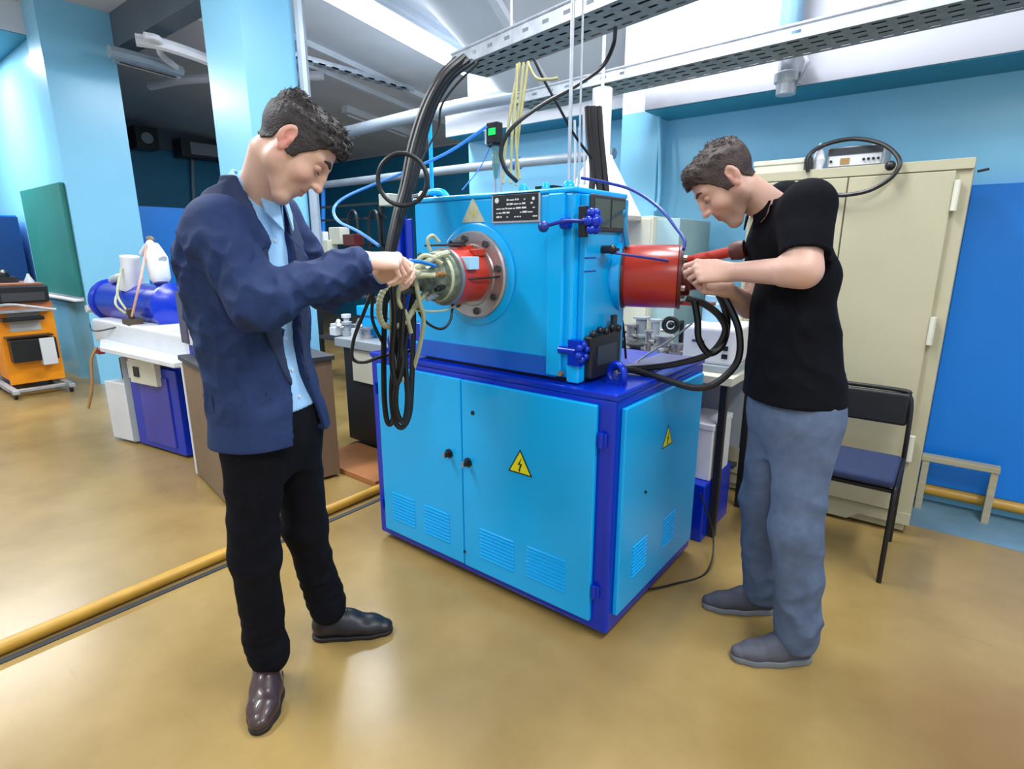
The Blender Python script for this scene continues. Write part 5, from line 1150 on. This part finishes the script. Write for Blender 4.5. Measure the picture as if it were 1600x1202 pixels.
body = limb((-.35, -.40, .02), (.45, .45, 1.62), [((*cA, .95), (cA[0]-.02, cA[1], 1.2), .085, .065, .02), ((cA[0]-.02, cA[1], 1.2), (-.015, neckA[1], 1.36), .065, .065, .02), ((-.01, neckA[1], 1.36), neckA+np.array((-.02, 0, -.03)), .068, .046, .04),
    (hR, kR, .075, .05, .05), (kR, aR, .048, .034, .03), (hL, kL, .075, .05, .05), (kL, aL, .048, .034, .03), (neckA+np.array((-.04, 0, -.11)), shR, .045, .045, .04), (neckA+np.array((-.04, 0, -.11)), shL, .045, .045, .04), (shR, elR, .045, .036, .03), (elR, wrR-dR*.06, .036, .026, .02), (shL, elL, .045, .036, .03), (elL, wrL-dL*.06, .036, .026, .02),
    (aR, aR+np.array((.02, -.09, -.05)), .030, .022, .03), (aL, aL+np.array((.09, .01, -.05)), .030, .022, .03)], .008)
parts = [skinH, handR, handL, body]; V = np.concatenate([p[0] for p in parts]); off = 0; Fs = []
for p_ in parts: Fs.append(p_[1]+off); off += len(p_[0])
F = np.concatenate(Fs); base_c = np.array(s2l((222, 180, 158))); cols = np.concatenate([colH, np.tile(base_c, (len(V)-len(colH), 1))])
PA = person_root(BA, V, F, cols, 'man with dark hair in a navy suit jacket reaching toward the front of the machine')
for n_, p_, m_ in queueA: np_obj(n_, p_, m_, PA)
# --- shirt
def spineA(z): return np.interp(z, [.78, .95, 1.15, 1.35, 1.48, 1.58], [cA[0]+.0, cA[0]+.0, cA[0]-.020, .0, neckA[0]-.030, neckA[0]-.012]), np.interp(z, [.78, .95, 1.2, 1.48], [cA[1], cA[1], cA[1]-.005, neckA[1]-.005])
def secsA(dz, grow): 
    rows = []
    for z, a, b in ((.80, .128, .168), (.90, .125, .165), (1.0, .114, .155), (1.12, .104, .150), (1.25, .108, .160), (1.36, .108, .170), (1.44, .096, .168), (1.50, .085, .15), (1.55, .060, .085), (1.585, .05, .06)):
        cx, cy = spineA(z); rows.append((z+dz, cx, cy, a+grow, b+grow))
    return rows
f = Field((-.36, -.36, .92), (.30, .40, 1.66), .005)
d, u, w, z = loft_field(f, secsA(0, -.004), fa, 2.2); d = np.maximum(d, .96-z); f.D = d
f.cap(neckA+np.array((-.012, 0, -.05)), neckA+np.array((.012, 0, .012)), .068, .064, .02)
V, F = f.mesh(); SH = mat('pale_blue_shirt_cloth', (150, 196, 236), .8, var=.04, bump=.1, bs=300)
sh = np_obj('shirt', [(V, F)], SH, PA)
# collar: ring standing round the neck, with two points
f = Field(neckA-.13, neckA+.13, .003); ca = neckA+np.array((-.016, 0, -.012)); cb_ = neckA+np.array((.016, 0, .030))
f.cap(ca, cb_, .076, .071, 0); g2 = Field(neckA-.13, neckA+.13, .003); g2.cap(ca-(cb_-ca)*2, cb_+(cb_-ca)*2, .069, .064, 0)
ax_ = _n(cb_-ca); X, Y, Z = f.ax[0][:, None, None], f.ax[1][None, :, None], f.ax[2][None, None, :]
t_ = (X-ca[0])*ax_[0]+(Y-ca[1])*ax_[1]+(Z-ca[2])*ax_[2]; f.D = np.maximum(np.maximum(f.D, -g2.D), np.maximum(-t_-.012, t_-.046)).astype(np.float32)
# open at the front
uf = (X-neckA[0])*fa[0]+(Y-neckA[1])*fa[1]; wf_ = -(X-neckA[0])*fa[1]+(Y-neckA[1])*fa[0]
f.D = np.maximum(f.D, (.012-np.abs(wf_)-.25*(.08-uf)*0)*(uf > 0)+(-1)*(uf <= 0)).astype(np.float32)
np_obj('collar', [f.mesh()], SH, sh)
mb = MB()
for sg in (-1, 1):
    fr = neckA+np.array((fa[0]*.066, fa[1]*.066, -.018)); q = lambda a_, b_, c_: fr+np.array((fa[0]*a_+wA[0]*b_*sg, fa[1]*a_+wA[1]*b_*sg, c_))
    P = [q(.012, .008, .016), q(-.01, .052, .022), q(.006, .050, -.03), q(.030, .020, -.075)]
    mb.add([*P, *[p_+np.array((fa[0], fa[1], .2))*.005 for p_ in P]], [(0, 1, 2, 3), (4, 7, 6, 5), (0, 4, 5, 1), (1, 5, 6, 2), (2, 6, 7, 3), (3, 7, 4, 0)])
mb.build('collar_point', SH, sh, smooth=False)
mb = MB()
for zb in (1.44, 1.35, 1.26, 1.17, 1.08, 1.0):
    cx, cy = spineA(zb); a_ = np.interp(zb, [1.0, 1.12, 1.25, 1.44], [.110, .100, .104, .092]); p_ = np.array((cx+fa[0]*a_, cy+fa[1]*a_, zb)); mb.cyl(p_, p_+np.array((fa[0], fa[1], 0))*.003, .005, n=10)
mb.build('buttons', M['off'], sh, smooth=True)
# --- jacket
JM = mat('navy_suit_cloth', (31, 50, 92), .75, spec=.3, var=.10, vs=60, bump=.25, bs=380)
JD = mat('navy_lapel_cloth', (27, 42, 76), .8, var=.08, vs=60, bump=.2, bs=380)
f = Field((-.40, -.38, .85), (.42, .44, 1.60), .0046)
rowsJ = []
for z_, a, b in ((.875, .146, .188), (.93, .140, .180), (1.02, .127, .166), (1.12, .118, .160), (1.25, .122, .172), (1.36, .122, .184), (1.43, .110, .184), (1.485, .092, .155), (1.53, .080, .11), (1.555, .072, .088)):
    cx, cy = spineA(z_); rowsJ.append((z_, cx-.004, cy, a, b))
d, u, w, z = loft_field(f, rowsJ, fa, 2.3)
wz = np.interp(f.ax[2], [.78, .98, 1.06, 1.2, 1.35, 1.46, 1.52, 1.58], [.095, .055, .038, .044, .056, .056, .068, .09])[None, None, :].astype(np.float32)
lap = np.interp(f.ax[2], [1.04, 1.07, 1.3, 1.40, 1.44, 1.47, 1.50], [0, .012, .062, .078, .060, .062, .05])[None, None, :].astype(np.float32)
inner = d+.017
# shell and front opening first, then the sleeves joined smoothly
f.D = np.maximum(d, -inner).astype(np.float32); wedge = np.maximum(np.abs(w)-wz, .0-u); f.D = np.maximum(f.D, -wedge).astype(np.float32)
f.cap(np.array((*((neckA+shR)/2)[:2], 1.455)), shR+np.array((.0, .012, -.004)), .052, .064, .05); f.cap(np.array((*((neckA+shL)/2)[:2], 1.455)), shL+np.array((0, -.01, -.008)), .052, .062, .05)
f.cap(shR, elR, .069, .060, .035); f.cap(elR, wrR-dR*.012, .058, .042, .03); f.cap(shL, elL, .066, .056, .035); f.cap(elL, wrL-dL*.012, .054, .041, .03)
folds(f, 11, .009, 5.5, (1.3, .8, .8), .95, 1.5); folds(f, 12, .006, 11, (1.3, 1, .7), 1.1, 1.47)
# cuffs cut clean
for (wr_, dd_) in ((wrR, dR), (wrL, dL)):
    X, Y, Z = f.ax[0][:, None, None], f.ax[1][None, :, None], f.ax[2][None, None, :]
    t_ = (X-wr_[0])*dd_[0]+(Y-wr_[1])*dd_[1]+(Z-wr_[2])*dd_[2]; rr_ = np.sqrt((X-wr_[0])**2+(Y-wr_[1])**2+(Z-wr_[2])**2)
    f.D = np.where(rr_ < .12, np.maximum(f.D, t_-.002), f.D).astype(np.float32)
    f.cap(wr_-dd_*.025, wr_+dd_*.06, .034, .034, 0, 's')
JV = f.mesh(); jk = np_obj('suit_jacket', [JV], JM, PA, smooth_it=1)
# lapels and back collar as a layer on the jacket surface
g = Field((-.30, -.30, 1.0), (.25, .36, 1.64), .0042); d, u, w, z = loft_field(g, rowsJ[:-1]+[(1.60, rowsJ[-1][1]+.012, rowsJ[-1][2], .070, .084)], fa, 2.3)
wz = np.interp(g.ax[2], [.78, .98, 1.06, 1.2, 1.35, 1.46, 1.52, 1.58], [.095, .055, .038, .044, .056, .056, .068, .09])[None, None, :].astype(np.float32)
lap = np.interp(g.ax[2], [1.03, 1.06, 1.30, 1.395, 1.40, 1.425, 1.43, 1.48], [-.01, .012, .066, .086, .060, .052, .066, .05])[None, None, :].astype(np.float32)
lay = np.maximum(d-.011, -(d-.002)); band = np.maximum(wz-.004-np.abs(w), np.abs(w)-wz-lap); band = np.maximum(band, -u)
L1 = np.maximum(lay, band); back = np.maximum(lay-.002, np.maximum(1.49-z+.5*u, z-1.578-.35*u)); back = np.maximum(back, u-.03)
g.D = np.maximum(np.minimum(L1, back), z-1.60).astype(np.float32); np_obj('lapels', [g.mesh()], JD, jk)
# pocket flap and cuff buttons
pz = 1.02; mb = MB(); pr_ = []
for i in range(9):
    t = -1.9-.55+i*.085; 
    for zz in (pz+.012, pz-.038):
        cx, cy = spineA(zz); a_, b_ = np.interp(zz, [.9, 1.02, 1.12], [.138, .127, .118]), np.interp(zz, [.9, 1.02, 1.12], [.176, .166, .160])
        cu, su = cos(t), sin(t); rr_ = (abs(cu)**2.3+abs(su)**2.3)**(-1/2.3); uu, ww = a_*cu*rr_, b_*su*rr_
        pr_.append(((cx-.004)+fa[0]*uu+wA[0]*ww, cy+fa[1]*uu+wA[1]*ww, zz+.008*(i-4)/4))
pin = [Vector(p_) for p_ in pr_]; cen = Vector((spineA(pz)[0], spineA(pz)[1], pz)); pout = [p_+(p_-cen).normalized()*.007 for p_ in pin]; pin = [p_-(p_-cen).normalized()*.004 for p_ in pin]
n_ = 9; vs = pin+pout; fs = []
for i in range(n_-1):
    a0_, b0_, a1_, b1_ = 2*i, 2*i+1, 2*i+2, 2*i+3; N2 = 2*n_
    fs += [(N2+a0_, N2+b0_, N2+b1_, N2+a1_), (a0_, a1_, b1_, b0_), (a0_, N2+a0_, N2+a1_, a1_), (b0_, b1_, N2+b1_, N2+b0_)]
fs += [(0, 1, N2+1, N2), (2*n_-2, N2+2*n_-2, N2+2*n_-1, 2*n_-1)]; mb.add(vs, fs); mb.build('pocket_flap', JM, jk)
side = _n(np.cross(dR, (0, 0, 1))); 
for i in range(3):
    p_ = wrR-dR*(.030+.018*i)+side*.043+np.array((0, 0, -.006)); MB().cyl(p_-side*.004, p_+side*.003, .0065, n=12).build('cuff_button', mat('dark_blue_button', (30, 40, 70), .3), jk, smooth=True)
# shirt cuff
for wr_, dd_ in ((wrR, dR), (wrL, dL)):
    MB()._lathe(Vector(wr_-dd_*.03), Vector(dd_), [(0, .030), (.001, .034), (.036, .034), (.036, .030)], 24, 0).build('shirt_cuff', SH, sh, smooth=True)
# --- trousers
TM = mat('black_trouser_cloth', (14, 15, 23), .9, spec=.15, var=.15, vs=30, bump=.2, bs=350)
f = Field((-.30, -.36, .05), (.32, .42, 1.04), .0055)
d, u, w, z = loft_field(f, [(.76, cA[0], cA[1], .06, .09), (.82, cA[0], cA[1], .095, .13), (.88, cA[0], cA[1], .110, .150), (.92, cA[0], cA[1], .112, .152), (1.02, cA[0], cA[1], .100, .142)], fa, 2.3); f.D = d
f.cap(hR, kR, .086, .068, .04); f.cap(kR, aR+np.array((0, 0, .02)), .068, .056, .03); f.cap(hL, kL, .086, .068, .04); f.cap(kL, aL+np.array((0, 0, .02)), .068, .056, .03)
for a_ in (aR, aL): f.cap(a_+np.array((.0, -.0, .09)), a_+np.array((.015, -.012, .02)), .058, .060, .02)
folds(f, 21, .0045, 6, (.8, .8, 1.3), .1, .9); folds(f, 22, .004, 12, (.6, .6, 1.4), .1, .32)
for a_ in (aR, aL):
    X, Y, Z = f.ax[0][:, None, None], f.ax[1][None, :, None], f.ax[2][None, None, :]
    f.D = np.maximum(f.D, (.075-Z)).astype(np.float32)
np_obj('trousers', [f.mesh()], TM, PA, smooth_it=1)
BR = mat('dark_brown_leather', (58, 38, 38), .38, var=.2, vs=30, coat=.3); BK = mat('black_leather', (26, 26, 34), .4, var=.15); SO = mat('black_sole', (24, 22, 24), .6)
make_shoe('shoe', (aR[0]-.022, aR[1]+.05, 0), -1.27, .275, .104, BR, SO, PA)['label'] = 'dark brown leather shoe pointing at the camera'
make_shoe('shoe', (aL[0]-.05, aL[1]-.012, 0), .12, .295, .104, BK, SO, PA)['label'] = 'black leather shoe pointing right'

# ======================= man in the polo shirt (right)
BB = np.array((.95, 1.84, 0.0)); pb = lambda px, py, d: LL(px, py, d)-BB
queueB = []; qb = lambda name, parts, m: queueB.append((name, parts, m))
fb = np.array((cos(pi+.08), sin(pi+.08)))
hcB = pb(1135, 285, 1.86); RB = rotm(.78, pi-.22); neckB = pb(1214, 316, 1.86)
skinB, colB = make_head(hcB, RB, neckB+np.array((0, 0, -.03)), (206, 164, 146), 31, (58, 42, 38), (56, 40, 36), qb, stubble=1.0, quiff=.008, scale=.98)
shN, elN, wrN = pb(1264, 322, 1.71), pb(1254, 424, 1.64), pb(1136, 424, 1.84)       # near = left arm
shF, elF, wrF = pb(1225, 318, 2.03), pb(1170, 480, 2.02), pb(1128, 452, 1.93)
dN = _n(wrN-elN); dF = _n(wrF-elF)
handN = make_hand(wrN, _n(np.array((-.85, .10, .04))), (-.15, -.80, .45), (-.10, .30, .85), [(.75, .8, .4), (.95, .9, .5), (1.1, 1.0, .5), (1.2, 1.0, .5)], .05, 0, forearm=elN, fr=(.028, .046), s=.98,
                  tpose=((.026, .028, -.012), (.054, .042, -.028), (.080, .034, -.044), (.100, .020, -.052)))
handF = make_hand(wrF, _n(np.array((-.8, -.15, .1))), (-.2, .5, -.75), (-.2, -.3, .8), [(.7, .8, .4), (.9, .9, .5), (1.0, 1.0, .5), (1.1, 1.0, .5)], .05, 0, forearm=elF, fr=(.027, .042), s=.96, res=.0026)
cB = np.array((.015, .0)); wB = np.array((-fb[1], fb[0]))   # towards his left = near camera
hN = np.array((*(cB+wB*.072), .88)); hF = np.array((*(cB-wB*.072), .88))
kN, aN = np.array((.010, -.12, .50)), np.array((.055, -.135, .10)); kF, aF = np.array((.0, .11, .50)), np.array((.050, .14, .10))
upN = limb((min(elN[0], shN[0])-.1, min(elN[1], shN[1])-.1, elN[2]-.08), (max(elN[0], shN[0])+.1, max(elN[1], shN[1])+.1, shN[2]+.08), [(shN, elN+np.array((0, 0, .006)), .056, .047, .02), (elN+np.array((.004, 0, .0)), elN+dN*.05, .046, .047, .03)], .004)
bodyB = limb((-.40, -.35, .02), (.35, .35, 1.62), [((*cB, .95), (cB[0]-.015, 0, 1.2), .10, .08, .05), ((cB[0]-.015, 0, 1.2), (.0, neckB[1], 1.36), .08, .065, .05), ((.0, neckB[1], 1.36), neckB+np.array((.02, 0, -.03)), .06, .046, .04),
    (hN, kN, .075, .05, .05), (kN, aN, .048, .034, .03), (hF, kF, .075, .05, .05), (kF, aF, .048, .034, .03), (neckB+np.array((.05, 0, -.11)), shN, .045, .045, .04), (neckB+np.array((.05, 0, -.11)), shF, .045, .045, .04), (shN, elN, .045, .036, .03), (elN, wrN-dN*.05, .036, .026, .02), (shF, elF, .045, .036, .03), (elF, wrF-dF*.05, .036, .026, .02),
    (aN, aN+np.array((-.08, 0, -.05)), .030, .022, .03), (aF, aF+np.array((-.08, 0, -.05)), .030, .022, .03)], .008)
parts = [skinB, handN, handF, upN, bodyB]; V = np.concatenate([p[0] for p in parts]); off = 0; Fs = []
for p_ in parts: Fs.append(p_[1]+off); off += len(p_[0])
F = np.concatenate(Fs); base_c = np.array(s2l((208, 166, 148))); cols = np.concatenate([colB, np.tile(base_c, (len(V)-len(colB), 1))])
PB = person_root(BB, V, F, cols, 'man with short brown hair in a black polo shirt working at the red side cylinder')
for n_, p_, m_ in queueB: np_obj(n_, p_, m_, PB)
# polo shirt
PM = mat('black_polo_cloth', (11, 12, 19), .9, spec=.15, var=.15, vs=40, bump=.2, bs=350)
f = Field((-.36, -.32, .84), (.36, .34, 1.66), .005)
rows = []
for z_, cx, a, b in ((.925, .006, .150, .176), (1.0, -.002, .140, .162), (1.12, -.014, .124, .150), (1.25, -.036, .100, .154), (1.36, -.030, .094, .166), (1.43, neckB[0]+.034, .092, .172), (1.49, neckB[0]+.040, .09, .15), (1.54, neckB[0]+.022, .070, .10), (1.565, neckB[0]+.012, .060, .070)):
    rows.append((z_, cx, .0 if z_ < 1.4 else neckB[1]*.6, a, b))
d, u, w, z = loft_field(f, rows, fb, 2.3); inner = d+.010; f.D = d
f.cap(np.array((*((neckB+shN)/2)[:2], 1.47)), shN+np.array((0, .01, .0)), .05, .066, .05); f.cap(np.array((*((neckB+shF)/2)[:2], 1.47)), shF+np.array((0, -.01, 0)), .05, .064, .05)
f.cap(shN, shN+(elN-shN)*.80, .072, .064, .035); f.cap(shF, shF+(elF-shF)*.75, .068, .060, .035)
folds(f, 41, .004, 5, (1, .8, .9), .95, 1.5); folds(f, 42, .003, 10, (1, .8, .9), .95, 1.3)
f.D = np.maximum(f.D, -np.where(z < 1.1, inner, .1)).astype(np.float32)
for s_, e_ in ((shN, elN), (shF, elF)):
    dd_ = _n(e_-s_); L_ = np.linalg.norm(e_-s_); q = s_+dd_*L_*.74; X, Y, Z = f.ax[0][:, None, None], f.ax[1][None, :, None], f.ax[2][None, None, :]
    t_ = (X-q[0])*dd_[0]+(Y-q[1])*dd_[1]+(Z-q[2])*dd_[2]; rr_ = np.sqrt((X-q[0])**2+(Y-q[1])**2+(Z-q[2])**2); f.D = np.where(rr_ < .10, np.maximum(f.D, t_), f.D).astype(np.float32)
    f.cap(q-dd_*.02, q+dd_*.08, .053, .053, 0, 's')
# side vent notch at the hem, near side
f.cap(np.array((.06, -.18, .90)), np.array((.06, -.18, .985)), .024, .005, 0, 's')
po = np_obj('polo_shirt', [f.mesh()], PM, PB, smooth_it=1)
f = Field(neckB-.13, neckB+.13, .0032); ca = neckB+np.array((.022, 0, -.030)); cb_ = neckB+np.array((-.012, 0, .026))
f.cap(ca, cb_, .082, .073, 0); g2 = Field(neckB-.13, neckB+.13, .0032); g2.cap(ca-(cb_-ca)*2, cb_+(cb_-ca)*2, .073, .064, 0)
ax_ = _n(cb_-ca); X, Y, Z = f.ax[0][:, None, None], f.ax[1][None, :, None], f.ax[2][None, None, :]
t_ = (X-ca[0])*ax_[0]+(Y-ca[1])*ax_[1]+(Z-ca[2])*ax_[2]; uf = (X-neckB[0])*fb[0]+(Y-neckB[1])*fb[1]; wf_ = -(X-neckB[0])*fb[1]+(Y-neckB[1])*fb[0]
f.D = np.maximum(np.maximum(f.D, -g2.D), np.maximum(-t_-.01, t_-.050)); f.D = np.where(uf > 0, np.maximum(f.D, .014-np.abs(wf_)), f.D).astype(np.float32)
np_obj('collar', [f.mesh()], PM, po)
mb = MB()
for sg in (-1, 1):
    fr = neckB+np.array((fb[0]*.060, fb[1]*.060, -.03)); q = lambda a_, b_, c_: fr+np.array((fb[0]*a_+wB[0]*b_*sg, fb[1]*a_+wB[1]*b_*sg, c_))
    P = [q(.016, .010, .012), q(-.01, .056, .030), q(.004, .060, -.015), q(.022, .030, -.055)]
    mb.add([*P, *[p_+np.array((fb[0], fb[1], .2))*.005 for p_ in P]], [(0, 1, 2, 3), (4, 7, 6, 5), (0, 4, 5, 1), (1, 5, 6, 2), (2, 6, 7, 3), (3, 7, 4, 0)])
mb.build('collar_point', PM, po)
# trousers
GT = mat('slate_blue_trouser_cloth', (88, 102, 128), .85, spec=.25, var=.10, vs=30, bump=.2, bs=350)
f = Field((-.28, -.30, .03), (.30, .32, 1.06), .0052)
d, u, w, z = loft_field(f, [(.72, cB[0]+.0, cB[1], .06, .09), (.80, cB[0]+.0, cB[1], .112, .13), (.87, cB[0]+.0, cB[1], .134, .154), (.92, cB[0]+.0, cB[1], .136, .152), (1.03, cB[0]+.0, cB[1], .124, .142)], fb, 2.3); f.D = d
f.cap(hN, kN, .096, .076, .06); f.cap(kN, aN+np.array((0, 0, .02)), .080, .066, .03); f.cap(hF, kF, .096, .076, .06); f.cap(kF, aF+np.array((0, 0, .02)), .080, .064, .03)
for a_ in (aN, aF): f.cap(a_+np.array((.0, .0, .07)), a_+np.array((-.006, .0, -.02)), .064, .066, .02)
folds(f, 51, .007, 4, (1.1, .8, .9), .08, .9); folds(f, 52, .006, 9, (.9, .6, 1.2), .05, .40)
Z = f.ax[2][None, None, :]; f.D = np.maximum(f.D, .055-Z).astype(np.float32)
tr_ = np_obj('trousers', [f.mesh()], GT, PB, smooth_it=1)
hp = np.array((*(cB+wB*.172), .86)); mb = MB().tube([hp+np.array((-.05, -.0, .04)), hp+np.array((.0, -.012, -.01)), hp+np.array((.03, -.012, -.06))], .003, 6)

SN = mat('grey_suede', (78, 78, 90), .7, var=.15, vs=30); SS = mat('grey_rubber_sole', (112, 116, 122), .55)
make_shoe('shoe', (aN[0]+.055, aN[1]+.005, 0), pi+.03, .285, .100, SN, SS, PB, sneaker=True)
make_shoe('shoe', (aF[0]+.055, aF[1]+.0, 0), pi-.08, .285, .100, mat('dark_grey_suede', (62, 62, 74), .7, var=.15), SS, PB, sneaker=True)

for o in bpy.data.objects:
    if '_o' in o: del o['_o']
